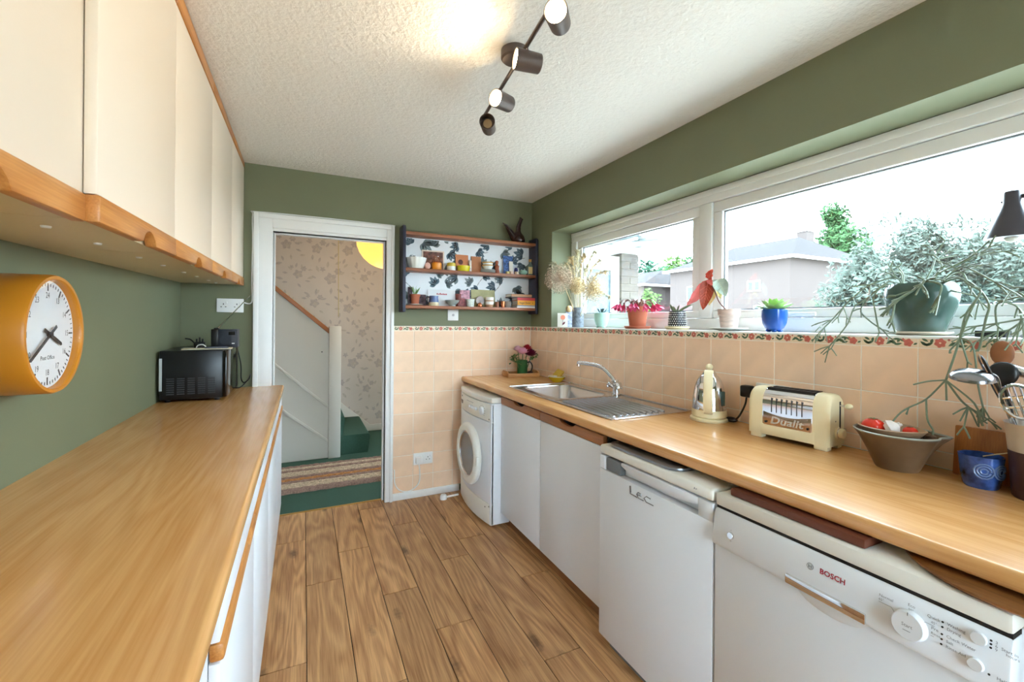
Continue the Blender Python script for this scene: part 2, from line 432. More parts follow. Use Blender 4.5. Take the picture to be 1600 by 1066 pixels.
# floral border tiles: cream ground, red flowers, green leaves
def border(axis, L):
    b = MB(); hz = .0165; ha = L / 2 - .001
    f3 = lambda u, v, d: (u, -d, v) if axis == 'x' else (-d, -u, v)
    if axis == 'x': b.box(-ha, ha, -.0075, 0, -hz, hz)
    else: b.box(-.0075, 0, -ha, ha, -hz, hz)
    f = lambda u, v: f3(max(-ha, min(ha, u)), max(-hz + .001, min(hz - .001, v)), .0079)
    g2 = lambda u, v: f3(max(-ha, min(ha, u)), max(-hz + .001, min(hz - .001, v)), .0082)
    b.cur = 2
    for (u, v, a, l_, w_) in ((-.072, .004, -.7, .024, .0042), (-.060, -.010, .5, .022, .0042), (-.046, -.002, 1.3, .015, .004), (-.052, .003, 2.6, .02, .0036), (-.066, -.004, -.2, .018, .0034),
                              (-.006, -.009, .6, .024, .0042), (.002, .004, -.5, .026, .0044), (.016, -.010, .25, .022, .004), (.012, .008, .1, .020, .0036), (.024, -.002, 1.0, .014, .004), (.030, .010, -.6, .016, .0034),
                              (.066, -.008, .5, .012, .003)):
        s_ = L / .155; pr_leaf(b, f, u * s_, v, a, l_ * s_, w_)
    b.cur = 1
    s_ = L / .155
    pr_flower(b, g2, -.024 * s_, .000, .0155, 6, .3, .12); pr_flower(b, g2, .053 * s_, -.002, .0135, 5, .1, .12); pr_flower(b, g2, .040 * s_, .008, .005, 4); pr_flower(b, g2, -.004, .010, .004, 4)
    b.cur = 0
    pr_flower(b, lambda u, v: f3(u, v, .0085), -.024 * s_, 0, .0035, 5)
    return b
bx = None
for i in range(len(xs) - 1):
    L = xs[i + 1] - xs[i]; c = ((xs[i] + xs[i + 1]) / 2, YF, 1.2795)
    if abs(L - TS) < .002 and bx: share(bx, 'border_tile', wf, c)
    else:
        o = border('x', L).build('border_tile', [m_bcream, m_bred, m_bgreen], wf, smooth=0, world=False, norm=False); o.location = c
        if abs(L - TS) < .002: bx = o
by = None
for i in range(len(ys) - 1):
    L = ys[i] - ys[i + 1]; c = (XR, (ys[i] + ys[i + 1]) / 2, 1.2795)
    if abs(L - TS) < .002 and by: share(by, 'border_tile', wr, c)
    else:
        o = border('y', L).build('border_tile', [m_bcream, m_bred, m_bgreen], wr, smooth=0, world=False, norm=False); o.location = c
        if abs(L - TS) < .002: by = o

# ------------------------------------------------------------------ window
struct(MB().box(XR - .008, 1.945, WY0, WY1, ZS - .012, ZS).build('trim_1', m_white, bevel=.004))
w1 = bpy.data.objects.new('window_1', None); COL.objects.link(w1); w1.location = (1.95, 1.3, ZS); struct(w1)
XF0, XF1 = 1.935, 2.005
f = MB(); fw = .07
f.box(XF0, XF1, WY0, WY1, ZS, ZS + .062); f.box(XF0, XF1, WY0, WY1, 1.975, WZ1)
f.box(XF0, XF1, WY1 - .075, WY1, ZS + .062, 1.975); f.box(XF0, XF1, WY0, WY0 + .075, ZS + .062, 1.975)
f.build('window_frame', m_upvc, w1, bevel=.006)
MB().box(XF0 - .004, XF1, WY0, WY1, 2.012, WZ1 - .001).build('top_trim', m_upvc, w1, bevel=.005)
MB().box(XF0, XF1, 1.622, 1.702, ZS + .062, 1.975).build('mullion', m_upvc, w1, bevel=.006)
def sash(ya, yb):
    z0, z1, t = ZS + .064, 1.973, .054
    s_ = MB(); x0, x1 = 1.947, 1.995
    s_.box(x0, x1, ya, yb, z0, z0 + t * .72); s_.box(x0, x1, ya, yb, z1 - t, z1)
    s_.box(x0, x1, ya, ya + t, z0 + t * .72, z1 - t); s_.box(x0, x1, yb - t, yb, z0 + t * .72, z1 - t)
    o = s_.build('sash', m_upvc, w1, bevel=.005)
    gk = MB(); z0 += t * .72; z1 -= t; ya += t; yb -= t; e = .006
    for q in ((ya, yb, z0, z0 + e), (ya, yb, z1 - e, z1), (ya, ya + e, z0, z1), (yb - e, yb, z0, z1)): gk.box(1.962, 1.976, *q)
    gk.build('gasket', m_gasket, o, smooth=0)
    MB().box(1.966, 1.972, ya + .002, yb - .002, z0 + .002, z1 - .002).build('pane', m_glass, o, smooth=0)
sash(1.704, WY1 - .077); sash(WY0 + .077, 1.620)
MB().box(1.93, 1.947, 1.10, 1.22, ZS + .068, ZS + .086).build('window_handle', m_upvc, w1, bevel=.004)

# ------------------------------------------------------------------ door lining, architrave, skirting
t = bpy.data.objects.new('trim_2', None); COL.objects.link(t); t.location = (.18, YF, 0); struct(t)
o = .012
def arch(x0, x1, z0, z1, y0, y1): return MB().box(x0, x1, y0, y1, z0, z1)
a = MB()
a.box(-.298, -.19, YF - .018, YF, 0, 2.035); a.box(.548, .601, YF - .018, YF, 0, 2.035); a.box(-.19, .548, YF - .018, YF, 1.945, 2.035)
a.build('architrave', m_white, t, bevel=.003)
a = MB()
a.box(-.298, -.268, YF - .030, YF - .018, 0, 2.035); a.box(.578, .601, YF - .030, YF - .018, 0, 2.035); a.box(-.268, .578, YF - .030, YF - .018, 2.005, 2.035)
a.build('architrave_bead', m_white, t, bevel=.004)
a = MB()
a.box(DX0 - .02, DX0, YF - .012, 3.41, 0, DZ + .02); a.box(DX1, DX1 + .02, YF - .012, 3.41, 0, DZ + .02); a.box(DX0, DX1, YF - .012, 3.41, DZ, DZ + .02)
a.build('door_lining', m_white, t, bevel=.002)
a = MB(); a.box(DX0, DX0 + .012, 3.34, 3.375, 0, DZ); a.box(DX1 - .012, DX1, 3.34, 3.375, 0, DZ); a.box(DX0 + .012, DX1 - .012, 3.34, 3.375, DZ - .012, DZ)
a.build('door_stop', m_white, t, bevel=.002)
MB().box(DX1 - .004, DX1 - .001, 3.305, 3.335, .10, .135).build('strike_plate', m_chrome, t)
MB().box(DX0 + .001, DX1 - .001, 3.352, 3.37, -.002, .004).build('threshold_strip', M('brass', (200, 160, 90), .35, 1.0), t)
struct(MB().box(.601, 1.12, YF - .016, YF, 0, .052).build('baseboard_far', m_white, bevel=.003))

# ------------------------------------------------------------------ hall beyond the doorway
HY = 5.55
struct(MB().box(-1.6, 2.0, 3.36, HY, -.05, -.001).build('floor_hall', m_carpet, smooth=0))
struct(MB().box(-1.7, 2.1, 3.40, HY + .1, H + .001, H + .1).build('ceiling_hall', m_ceil, smooth=0))
struct(MB().box(-1.7, -1.6, 3.40, HY + .1, -.05, H).build('wall_hall_left', m_wallp, smooth=0))
struct(MB().box(-1.7, XL, 3.401, 3.48, -.05, H).build('wall_hall_near', m_wallp, smooth=0))
b = MB(); b.box(-1.6, 2.06, HY, HY + .1, -.05, H)
b.box(2.0, 2.06, 3.40, 3.75, -.05, H); b.box(2.0, 2.06, 4.75, HY, -.05, H); b.box(2.0, 2.06, 3.75, 4.75, 2.1, H)
rp = random.Random(8)
f1 = lambda u, v: (u, HY - .0008, v); f2 = lambda u, v: (u, HY - .0012, v)
def spray(u, v, sc, a0):
    b.cur = 1
    pr_flower(b, f1, u, v, .085 * sc, 5, rp.random() * 6, .18); pr_flower(b, f1, u + .09 * sc, v + .10 * sc, .055 * sc, 6, 0, .2)
    pr_flower(b, f1, u - .10 * sc, v + .12 * sc, .04 * sc, 5, 1, .25)
    for i in range(9):
        aa = a0 + i * .72 + rp.uniform(-.2, .2); rr_ = rp.uniform(.11, .22) * sc
        b.cur = 1 if rp.random() < .5 else 2
        pr_leaf(b, f2, u + rr_ * math.cos(aa), v + rr_ * math.sin(aa), aa + rp.uniform(-.8, .8), .09 * sc, .018 * sc)
    b.cur = 2
    pr_flower(b, f2, u + .01, v - .01, .05 * sc, 7, 0, .3); b.cur = 0
for i in range(9):
    for j in range(7):
        spray(-1.3 + i * .36 + (j % 2) * .18 + rp.uniform(-.04, .04), .15 + j * .34 + rp.uniform(-.04, .04), rp.uniform(.62, .88), rp.random() * 6)
struct(b.build('wall_hall_far', [m_wallp, m_wp1, m_wp2], smooth=0, norm=False))
d = bpy.data.objects.new('door_3', None); COL.objects.link(d); d.location = (2.03, 4.25, 0); struct(d)
a = MB()
for q in ((3.75, 3.83, 0, 2.1), (4.67, 4.75, 0, 2.1), (3.83, 4.67, 2.02, 2.1), (3.83, 4.67, 0, .25), (3.83, 4.67, .95, 1.03)): a.box(2.005, 2.055, *q)
a.build('door_frame', m_upvc, d)
MB().box(2.02, 2.04, 3.83, 4.67, .25, .95).build('pane', GLASS('obscure_glass', (236, 240, 242), .1), d, smooth=0); MB().box(2.025, 2.035, 3.83, 4.67, 1.03, 2.02).build('pane', GLASS('obscure_glass', (236, 240, 242), .1), d, smooth=0)
# staircase side
m_paint = M('cream_stair_paint', (232, 226, 216), .45)
st = thing('staircase', 'cream panelled staircase with wooden handrail rising to the left beyond the doorway', 'staircase', (.28, 4.62, 0))
sl = (1.236 - 1.651) / (.223 + .256)
def top(x): return 1.651 + (x + .256) * sl
MB().prism([(-1.0, 0), (.235, 0), (.235, top(.235) - .03), (-1.0, min(top(-1.0) - .03, H))], 'y', 4.60, 4.63).build('side_panel', m_paint, st, smooth=0)
MB().prism([(-1.0, top(-1) - .028), (.226, top(.226) - .028), (.226, top(.226) + .022), (-1.0, top(-1) + .022)], 'y', 4.585, 4.645).build('handrail', M('orange_pine', (176, 104, 44), .35), st, bevel=.006)
for z0, z1 in ((.934, .488), (.554, .157)):
    s2 = (z1 - z0) / .48; fz = lambda x: z0 + (x + .25) * s2
    MB().prism([(-.7, fz(-.7) - .016), (.226, fz(.226) - .016), (.226, fz(.226) + .016), (-.7, fz(-.7) + .016)], 'y', 4.588, 4.602).build('moulding', m_paint, st, bevel=.003)
MB().box(.223, .333, 4.56, 4.66, 0, 1.28).build('newel_post', m_paint, st, bevel=.006)
MB().lathe([(.006, 0), (.006, .004), (0, .005)], 10, mat=Matrix.Rotation(math.pi / 2, 4, 'X'), c=pY(503, 550, 4.6)).build('screw_cap', m_dark, st)
for i in range(3):
    x1 = .62 - i * .24; z = .19 * (i + 1)
    MB().prism([(-.9, z - .19), (x1 - .02, z - .19), (x1, z - .03)] + arc((x1 - .025, z - .025), .025, 0, math.pi / 2, 4) + [(-.9, z)], 'y', 4.64, HY - .03).build('step', m_carpet, st)
sk = MB(); sk.prism([(-.4, .36 + .80), (.416, .356), (.74, .075), (1.9, .075), (1.9, 0), (.60, 0), (-.4, .9)], 'y', HY - .025, HY - .001)
sk.build('wall_string', m_paint, st, bevel=.003)
# braided rug
m_r1 = M('rug_oat', (206, 186, 160), .95, var=.35, scale=90, bump=.8, bscale=260)
m_r2 = M('rug_rust', (196, 136, 84), .95, var=.3, scale=90, bump=.8, bscale=260)
m_r3 = M('rug_mauve', (156, 128, 116), .95, var=.3, scale=90, bump=.8, bscale=260)
rg = thing('braided_rug', 'oval-ended braided rug in oat, rust and mauve stripes on green carpet', 'rug', (.3, 4.05, 0))
seq = [m_r3, m_r1, m_r1, m_r3, m_r2, m_r3, m_r1, m_r1, m_r3, m_r1, m_r3]
for i in range(11):
    yy = 3.745 + i * .057
    q = MB().tube([(x_, yy + .03 * math.sin(.6) + .004 * math.sin(x_ * 60 + i * 2), .012 + .0015 * math.sin(x_ * 120 + i * 2)) for x_ in [-.62 + .012 * j for j in range(150)]], .028, 6, flat=.40)
    q.v = [Vector((p.x, p.y, max(p.z, .001))) for p in q.v]
    q.build('braid', seq[i], rg)
# paper lantern
LN = pY(604, 375, 4.4)
lt = thing('paper_lantern', 'glowing round ribbed paper lantern hanging in the hallway', 'lamp', LN)
m_lant = EMIT('lit_paper', (255, 196, 96), 1.05)
MB().lathe([(.285 * math.sin(math.pi * (.05 + .9 * i / 24)) * (1 - .012 * (i % 2)), -.285 * math.cos(math.pi * (.05 + .9 * i / 24))) for i in range(25)], 32, c=LN).build('paper_shade', m_lant, lt)
MB().tube([LN + Vector((0, 0, .27)), (LN.x, LN.y, H)], .004, 6).build('cord', m_plastic, lt)
ld = bpy.data.lights.new('lantern_bulb', 'POINT'); ld.energy = 7; ld.color = (1, .74, .44); ld.shadow_soft_size = .28
lo = bpy.data.objects.new('lantern_bulb', ld); COL.objects.link(lo); lo.parent = lt; lo.location = (0, 0, -.34)
tag(MB().tube([(pY(529, 372, 5.3).x, 5.3, H), pY(529, 372, 5.3), pY(529, 495, 5.3)], .004, 6).build('pull_cord', M('straw_cord', (214, 196, 140), .8)), 'thin straw-coloured pull cord hanging against the floral wallpaper', 'cord')

# ------------------------------------------------------------------ wall cabinets on the left
TILT = .018
def tu(v): return Vector((v.x, v.y, v.z + (v.y - 2.2) * TILT if v.z < 2.34 else v.z))
def rail_poly(y0, y1, z0, z1, ny, nw, nd, at_top):
    """front outline of an oak pull rail with a scooped finger notch"""
    n = [(ny - nw + 2 * nw * i / 10, nd * math.sin(math.pi * i / 10) ** .6) for i in range(11)]
    if at_top: return [(y0, z0), (y1, z0), (y1, z1)] + [(a, z1 - d_) for a, d_ in reversed(n)] + [(y0, z1)]
    return [(y0, z0)] + [(a, z0 + d_) for a, d_ in n] + [(y1, z0), (y1, z1), (y0, z1)]
UY = [.45, 1.085, 1.64, 2.227, 2.79, YF - .002]
UL = ['nearest cream wall cabinet, set back, cut by the left edge of the picture', 'second cream wall cabinet from the camera, above the orange clock', 'middle cream wall cabinet of the row on the green wall', 'narrow-looking cream wall cabinet above the microwave, second from the doorway', 'farthest cream wall cabinet, next to the door frame']
for i in range(5):
    a, b_ = UY[i], UY[i + 1]; dx = -.022 if i == 0 else 0
    if i == 0: b_ = 1.098
    t = thing('wall_cabinet', UL[i], 'cabinet', (-.52, (a + b_) / 2, 1.535), group='cream wall cabinets with oak pull rails')
    c0 = a + .001 if i != 1 else 1.10
    MB(tu).box(XL + .001, -.377 + dx, c0, b_ - .001, 1.552, 2.30).build('body', m_carc, t, smooth=0)
    bp_ = MB(tu); bp_.box(XL + .001, -.380 + dx, c0, b_ - .001, 1.540, 1.552)
    bp_.build('bottom_panel', m_carc, t, smooth=0)
    dr = MB(tu).box(-.376 + dx, -.355 + dx, a + .0015, b_ - .0015, 1.588, 2.302).build('door', m_cream, t, bevel=.003)
    MB(tu).prism(rail_poly(a + .0015, b_ - .0015, 1.535, 1.588, a + (b_ - a) * .55 if i else 0.81, .050, .032, False), 'x', -.376 + dx, -.350 + dx).build('pull_rail', m_oak, dr, bevel=.005)
    MB(tu).box(-.378 + dx, -.352 + dx, a, b_, 2.303, 2.352).build('top_strip', m_oak, t, bevel=.002)
    for q in (.25, .7): MB(tu).lathe([(.009, 0), (.008, -.004), (0, -.0045)], 10, c=(-.48, a + (b_ - a) * q, 1.540)).build('screw_cap', m_plastic, t)

# ------------------------------------------------------------------ left base cabinets and worktop
LY = [.905, 1.485, 2.07, 2.655, YF - .003]; LN_ = [1.337, 1.749, 2.29, 2.95]
LL = ['nearest white base cabinet under the left worktop, its oak rail end showing', 'white base cabinet under the left worktop, second from the camera', 'white base cabinet under the left worktop, third from the camera', 'white base cabinet under the left worktop beside the doorway']
for i in range(4):
    a, b_ = LY[i], LY[i + 1]
    t = thing('base_cabinet', LL[i], 'cabinet', (-.4, (a + b_) / 2, 0), group='white base cabinets under the left worktop')
    MB().box(XL + .002, -.146, a + .001, b_ - .001, .10, .858).build('body', m_door, t, smooth=0)
    MB().box(XL + .002, -.19, a + .001, b_ - .001, 0, .10).build('plinth', m_plinth, t, smooth=0)
    MB().box(-.1455, -.128, a + .002, b_ - .002, .767, .857).build('top_rail', m_door, t, bevel=.002)
    dr = MB().box(-.145, -.127, a + .0015, b_ - .0015, .105, .731).build('door', m_door, t, bevel=.003)
    MB().prism(rail_poly(a + .0015, b_ - .0015, .733, .765, LN_[i], .045, .018, True), 'x', -.145, -.121).build('pull_rail', m_oak, dr, bevel=.006)
o = MB().box(-.66, -.165, -.85, .90, .02, .855).build('end_panel', WOOD('brown_panel', (132, 88, 52), (160, 112, 70), .5, 'Z', 1.5), smooth=0)
tag(o, 'brown wood-grain panel under the near end of the left worktop', 'panel')
def nosed(x0, x1, z0, z1, left=True, r=.012):
    """worktop section with a rolled front edge"""
    if left:   # front edge is at x1
        return [(x0, z0), (x1 - r, z0)] + arc((x1 - r, z0 + r), r, -math.pi / 2, 0, 5) + arc((x1 - r, z1 - r), r, 0, math.pi / 2, 5) + [(x0, z1)]
    return [(x1, z0), (x1, z1)] + arc((x0 + r, z1 - r), r, math.pi / 2, math.pi, 5) + arc((x0 + r, z0 + r), r, math.pi, 1.5 * math.pi, 5)
tag(MB().prism(nosed(XL + .001, XLE, .862, WT), 'y', -.9, YF - .002).build('worktop', m_top), 'oak-effect worktop along the left green wall under the clock', 'worktop')

# ------------------------------------------------------------------ right worktop with the sink cut-out
RX1 = XR - .009
BX0, BX1, BY0, BY1 = 1.290, 1.655, 2.085, 2.575
b = MB()
b.prism(nosed(XRE, BX0, .862, WT, False), 'y', BY0, BY1)
b.prism(nosed(XRE, RX1, .862, WT, False), 'y', -1.2, BY0); b.prism(nosed(XRE, RX1, .862, WT, False), 'y', BY1, YF - .009)
b.box(BX1, RX1, BY0, BY1, .862, WT)
tag(b.build('worktop', m_top), 'oak-effect worktop under the window holding the sink, kettle and toaster', 'worktop')

# ------------------------------------------------------------------ sink and tap
sk = thing('sink', 'stainless steel inset sink with ribbed drainer in the window worktop', 'sink', (1.48, 2.09, WT))
SX0, SX1, SY0, SY1 = 1.235, 1.718, 1.555, 2.635
b = MB(); zt = WT + .004
def ring(x0, x1, y0, y1, z, r, n=5):
    pts = []
    for (cx, cy, a0) in ((x1 - r, y1 - r, 0), (x0 + r, y1 - r, math.pi / 2), (x0 + r, y0 + r, math.pi), (x1 - r, y0 + r, 1.5 * math.pi)):
        for i in range(n + 1): w_ = a0 + math.pi / 2 * i / n; pts.append((cx + r * math.cos(w_), cy + r * math.sin(w_), z))
    return pts
R_ = [ring(BX0 + .004, BX1 - .004, BY0 + .004, BY1 - .004, zt, .07), ring(BX0 + .012, BX1 - .012, BY0 + .012, BY1 - .012, zt - .010, .068), ring(BX0 + .022, BX1 - .022, BY0 + .022, BY1 - .022, zt - .13, .06), ring(BX0 + .055, BX1 - .055, BY0 + .055, BY1 - .055, zt - .155, .04)]
n_ = len(R_[0])
bb = MB(); bb.add([p for q in R_ for p in q], [(k_ * n_ + i, k_ * n_ + (i + 1) % n_, (k_ + 1) * n_ + (i + 1) % n_, (k_ + 1) * n_ + i) for k_ in range(3) for i in range(n_)] + [tuple(range(3 * n_, 4 * n_))])
bb.build('basin', m_steel, sk, smooth=60)
MB().lathe([(.032, 0), (.032, .003), (.02, .002), (0, -.002)], 20, c=((BX0 + BX1) / 2, (BY0 + BY1) / 2, zt - .155)).build('waste', m_chrome, sk)
top_ = MB()  # flat deck around basin
ot = ring(SX0, SX1, BY0 - .02, SY1, zt, .02)
top_.add(ot + R_[0], [(i, (i + 1) % n_, n_ + (i + 1) % n_, n_ + i) for i in range(n_)])
top_.box(SX0, SX1, SY0, BY0 - .02, WT + .0005, zt - .0015)
top_.build('deck', m_steel, sk, smooth=60)
rim = MB()
rim.tube(ring(SX0, SX1, SY0, SY1, zt, .02) + [ring(SX0, SX1, SY0, SY1, zt, .02)[0]], .0042, 6, cap=False); rim.build('rim', m_steel, sk)
for i in range(9):
    x_ = 1.285 + i * .038
    MB().tube([(x_, 1.60, zt - .002), (x_, 1.62, zt + .002), (x_, BY0 - .07, zt + .002), (x_, BY0 - .05, zt - .002)], .0085, 8, flat=.7).build('drainer_rib', m_steel, sk)
TX, TY = 1.690, 2.085
tp = thing('mixer_tap', 'chrome mixer tap with curved spout and two cross handles behind the sink', 'tap', (TX, TY, zt))
MB().lathe([(.026, 0), (.026, .006), (.021, .010), (.019, .05), (.024, .062), (.016, .078), (.013, .09)], 20, c=(TX, TY, zt)).build('tap_body', m_chrome, tp)
tip = pX(908, 567, 1.53); knee = pX(955, 588, 1.665)
MB().tube(smoothline([(TX, TY, zt + .07), knee + Vector((.012, -.02, -.03)), knee, pX(938, 573, 1.62), tip, tip + Vector((-.012, .016, -.004))], 5), .0115, 12).build('spout', m_chrome, tp)
MB().tube([tip + Vector((-.010, .014, -.004)), tip + Vector((-.010, .014, -.022))], .0125, 12).build('aerator', m_chrome, tp)
for s_ in (-1, 1):
    d_ = Vector((-.25, .72 * s_, .42)).normalized(); p0 = Vector((TX, TY, zt + .035)); p1 = p0 + d_ * .045
    hd = MB().tube([p0, p1], [.011, .012], 12).build('valve', m_chrome, tp)
    b = MB(); b.tube([p1 - d_ * .004, p1 + d_ * .014, p1 + d_ * .018], [.017, .019, .012], 12)
    e1 = d_.orthogonal().normalized(); e2 = d_.cross(e1)
    for e in (e1, -e1, e2, -e2): b.ball(p1 + d_ * .006 + e * .017, .009, 8, 6)
    b.build('cross_handle', m_chrome, hd)

# ------------------------------------------------------------------ sink base cabinet
SF = 1.163
t = thing('sink_cabinet', 'white double-door sink cabinet with brown wooden pull rails', 'cabinet', (1.4, 2.07, 0))
MB().box(SF + .022, 1.70, 1.512, 2.584, .10, .70).build('body', m_door, t, smooth=0)
MB().box(SF + .06, SF + .078, 1.46, 2.58, 0, .10).build('plinth', m_plinth, t, smooth=0)
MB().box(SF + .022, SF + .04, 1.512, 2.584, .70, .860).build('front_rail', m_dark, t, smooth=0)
for a, b_, ny in ((1.512, 2.066, 1.80), (2.070, 2.584, 2.33)):
    dr = MB().box(SF, SF + .020, a, b_, .098, .800).build('door', m_door, t, bevel=.003)
    MB().prism(rail_poly(a, b_, .802, .850, ny, .07, .020, True), 'x', SF - .004, SF + .020).build('pull_rail', m_rail2, dr, bevel=.004)

# ------------------------------------------------------------------ washing machine
WX, WA, WB_ = 1.064, 2.588, 3.188
wc = (WA + WB_) / 2
m_app = M('appliance_white', (232, 237, 244), .28)
m_app2 = M('appliance_warm_white', (238, 237, 230), .35)
wmc = thing('washing_machine', 'white front-loading washing machine in the corner by the doorway', 'washing machine', (1.38, wc, 0))
b = MB(); b.box(WX + .03, 1.66, WA, WB_, .018, .805); b.build('casing', m_app, wmc, bevel=.008)
def bow(y, k_=.034): q = (y - wc) / (.5 * (WB_ - WA)); return WX + k_ * q * q
def bowed(z0, z1, y0=WA, y1=WB_, back=WX + .05, off_=0, n=12):
    pts = [(bow(y0 + (y1 - y0) * i / n) - off_, y0 + (y1 - y0) * i / n) for i in range(n + 1)]
    return MB().prism(pts + [(back, y1), (back, y0)], 'z', z0, z1)
bowed(.018, .15).build('kick_panel', m_app2, wmc, bevel=.003)
bowed(.154, .682, off_=.002).build('front_panel', m_app, wmc, bevel=.004)
bowed(.686, .800).build('control_panel', m_app2, wmc, bevel=.005)
b = MB(); b.prism([(bow(WA + .6 * i / 12) - .004, WA + .6 * i / 12) for i in range(13)] + [(1.67, WB_), (1.67, WA)], 'z', .806, .842); b.build('lid', m_app2, wmc, bevel=.008)
DC = Vector((WX, wc + .005, .415)); rotW = Matrix.Rotation(-math.pi / 2, 4, 'Y')
dr = MB().lathe([(.150, -.006), (.207, -.004), (.212, .012), (.205, .030), (.180, .040), (.158, .036), (.148, .018)], 40, c=DC, mat=rotW).build('porthole_door', m_app2, wmc, smooth=50)
MB().lathe([(.150, .022), (.148, .014), (.125, .0), (.09, -.020), (.04, -.035), (0, -.038)], 36, c=DC, mat=rotW).build('door_glass', M('dark_glass', (116, 120, 126), .12, .35), dr)
MB().lathe([(.153, .020), (.153, .028), (.146, .030), (.142, .022)], 36, c=DC, mat=rotW).build('chrome_ring', m_steel, dr)
MB().box(WX - .036, WX - .012, wc - .214, wc - .198, .385, .445).build('door_catch', m_app2, dr, bevel=.003)
for y_, r_ in ((wc - .185, .026), (wc - .105, .011), (wc - .07, .011), (wc - .035, .011), (wc, .011)):
    MB().lathe([(r_, -.002), (r_, .012), (r_ * .8, .016), (0, .017)], 18, c=(bow(y_), y_, .742), mat=rotW).build('dial' if r_ > .02 else 'button', m_app, wmc)
tx = MB()
tx.prism([(wc + .255, .752), (wc + .205, .748), (wc + .222, .722), (wc + .24, .722)], 'x', bow(wc + .23) - .003, bow(wc + .23) - .001); tx.lathe([(.006, 0), (.006, .002)], 10, c=(bow(wc + .24), wc + .24, .778), mat=rotW)
for i in range(5): tx.box(bow(wc) - .002, bow(wc) - .0005, wc - .05 + i * .028, wc - .036 + i * .028, .771, .774)
for w_ in range(11):
    a_ = math.pi * (.75 - 1.5 * w_ / 10) ; yy, zz = wc - .185 - .036 * math.sin(a_), .742 + .036 * math.cos(a_)
    tx.box(bow(yy) - .003, bow(yy) - .001, yy - .003, yy + .003, zz - .0012, zz + .0012)
stuff(tx.build('panel_print', M('grey_print', (120, 122, 128), .6), wmc, smooth=0))
for y_ in (WA + .05, WB_ - .05): MB().lathe([(.022, 0), (.022, .008), (.010, .010), (.010, .019)], 12, c=(WX + .07, y_, 0)).build('foot', M('rusty_foot', (150, 92, 60), .7), wmc)
for y_, z_ in ((WA + .03, .70), (WA + .07, .12), (WA + .025, .135)): MB().lathe([(.005, 0), (.004, .002), (0, .0022)], 8, c=(bow(y_), y_, z_), mat=rotW).build('screw', m_dark, wmc)

# ------------------------------------------------------------------ fridge
FX, FA, FB = 1.10, .909, 1.456
fr = thing('fridge', 'white under-counter fridge with grab recess between sink cabinet and dishwasher', 'fridge', (1.4, 1.18, 0))
MB().box(FX + .055, 1.66, FA + .004, FB - .004, .02, .800).build('cabinet_shell', m_app, fr, bevel=.006)
MB().box(FX - .002, 1.66, FA, FB, .802, .838).build('lid', m_app2, fr, bevel=.010, seg=3)
b = MB(); b.box(FX, FX + .05, FA, FB, .065, .742)
b.box(FX, FX + .05, FA, FA + .055, .742, .797); b.box(FX, FX + .05, FB - .035, FB, .742, .797); b.box(FX + .03, FX + .05, FA + .055, FB - .035, .742, .797)
dr = b.build('door', m_app, fr, bevel=.004)
MB().prism([(FA + .055, .797), (FA + .055, .775), (FA + .11, .764), (FB - .20, .764), (FB - .13, .785), (FB - .13, .797)], 'x', FX + .0, FX + .028).build('grab_lip', m_app, dr, bevel=.003)
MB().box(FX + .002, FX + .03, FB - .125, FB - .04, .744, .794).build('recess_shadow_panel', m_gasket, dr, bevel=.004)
MB().box(FX + .048, FX + .056, FA + .006, FB - .006, .07, .79).build('door_seal', m_gasket, fr, smooth=0)
MB().box(FX + .05, 1.60, FA + .01, FB - .01, 0, .064).build('base', m_gasket, fr, smooth=0)
lg = MB(); ln_ = lambda y, z: (FX - .0012, y, z)
def stroke(pts, r=.0022): lg.tube([ln_(y, z) for y, z in pts], r, 5)
stroke([(1.272, .728), (1.270, .700), (1.232, .699)]); stroke([(1.268, .729), (1.266, .705)], .0016)
stroke([(1.236, .709), (1.210, .711), (1.213, .718), (1.228, .719), (1.236, .709), (1.226, .699), (1.200, .699)], .0018)
stroke([(1.166, .718), (1.186, .719), (1.198, .709), (1.186, .699), (1.152, .700)], .0018)
lg.build('logo', M('dark_chrome', (150, 152, 158), .3, .8), dr)
q = MB(); q.text('A+', .011, faceW((FX - .003, FA + .062, .822))); q.build('rating_mark', M('navy_print', (40, 50, 80), .5), fr, smooth=0)
tag(MB().prism(ring(1.108, 1.42, 1.06, 1.43, 0, .05) and [(p[0], p[1]) for p in ring(1.108, 1.42, 1.06, 1.43, 0, .05)], 'z', .839, .850).build('baking_tray', M('grey_metal', (150, 154, 160), .35, .9), bevel=.003), 'grey metal tray stored in the gap above the fridge', 'tray')

# ------------------------------------------------------------------ dishwasher
DX, DA, DB = 1.10, .302, .902
dw = thing('dishwasher', 'white dishwasher with sloping control panel at the right edge of the picture', 'dishwasher', (1.4, .6, 0))
MB().box(DX + .045, 1.66, DA + .003, DB - .003, .06, .796).build('tub_casing', m_app, dw, smooth=0)
MB().box(DX + .002, 1.66, DA, DB, .799, .836).build('lid', m_app2, dw, bevel=.007)
MB().box(DX + .007, DX + .045, DA + .002, DB - .002, .790, .799).build('gap', m_dark, dw, smooth=0)
b = MB().prism([(DX + .004, .792), (DX + .045, .792), (DX + .045, .690), (DX - .012, .690), (DX - .014, .700), (DX - .004, .775)], 'y', DA, DB); cp = b.build('control_panel', m_app, dw, bevel=.004)
hy0, hy1 = .512, .684
b = MB(); b.box(DX, DX + .045, DA, DB, .10, .688); b.build('door', m_app, dw, bevel=.004)
MB().ball((DX + .001, (hy0 + hy1) / 2 - .01, .692), (.006, .078, .034), 28, 12).build('handle_hollow', m_app, dw, smooth=80)
MB().box(DX - .0175, DX - .004, hy0, hy1, .692, .715).build('grip_bar', m_chrome, cp, bevel=.003)
MB().box(DX + .06, 1.60, DA + .01, DB - .01, 0, .058).build('kick_plate', m_app, dw, smooth=0)
sn_ = (.010 / .075)                       # panel leans back as it rises
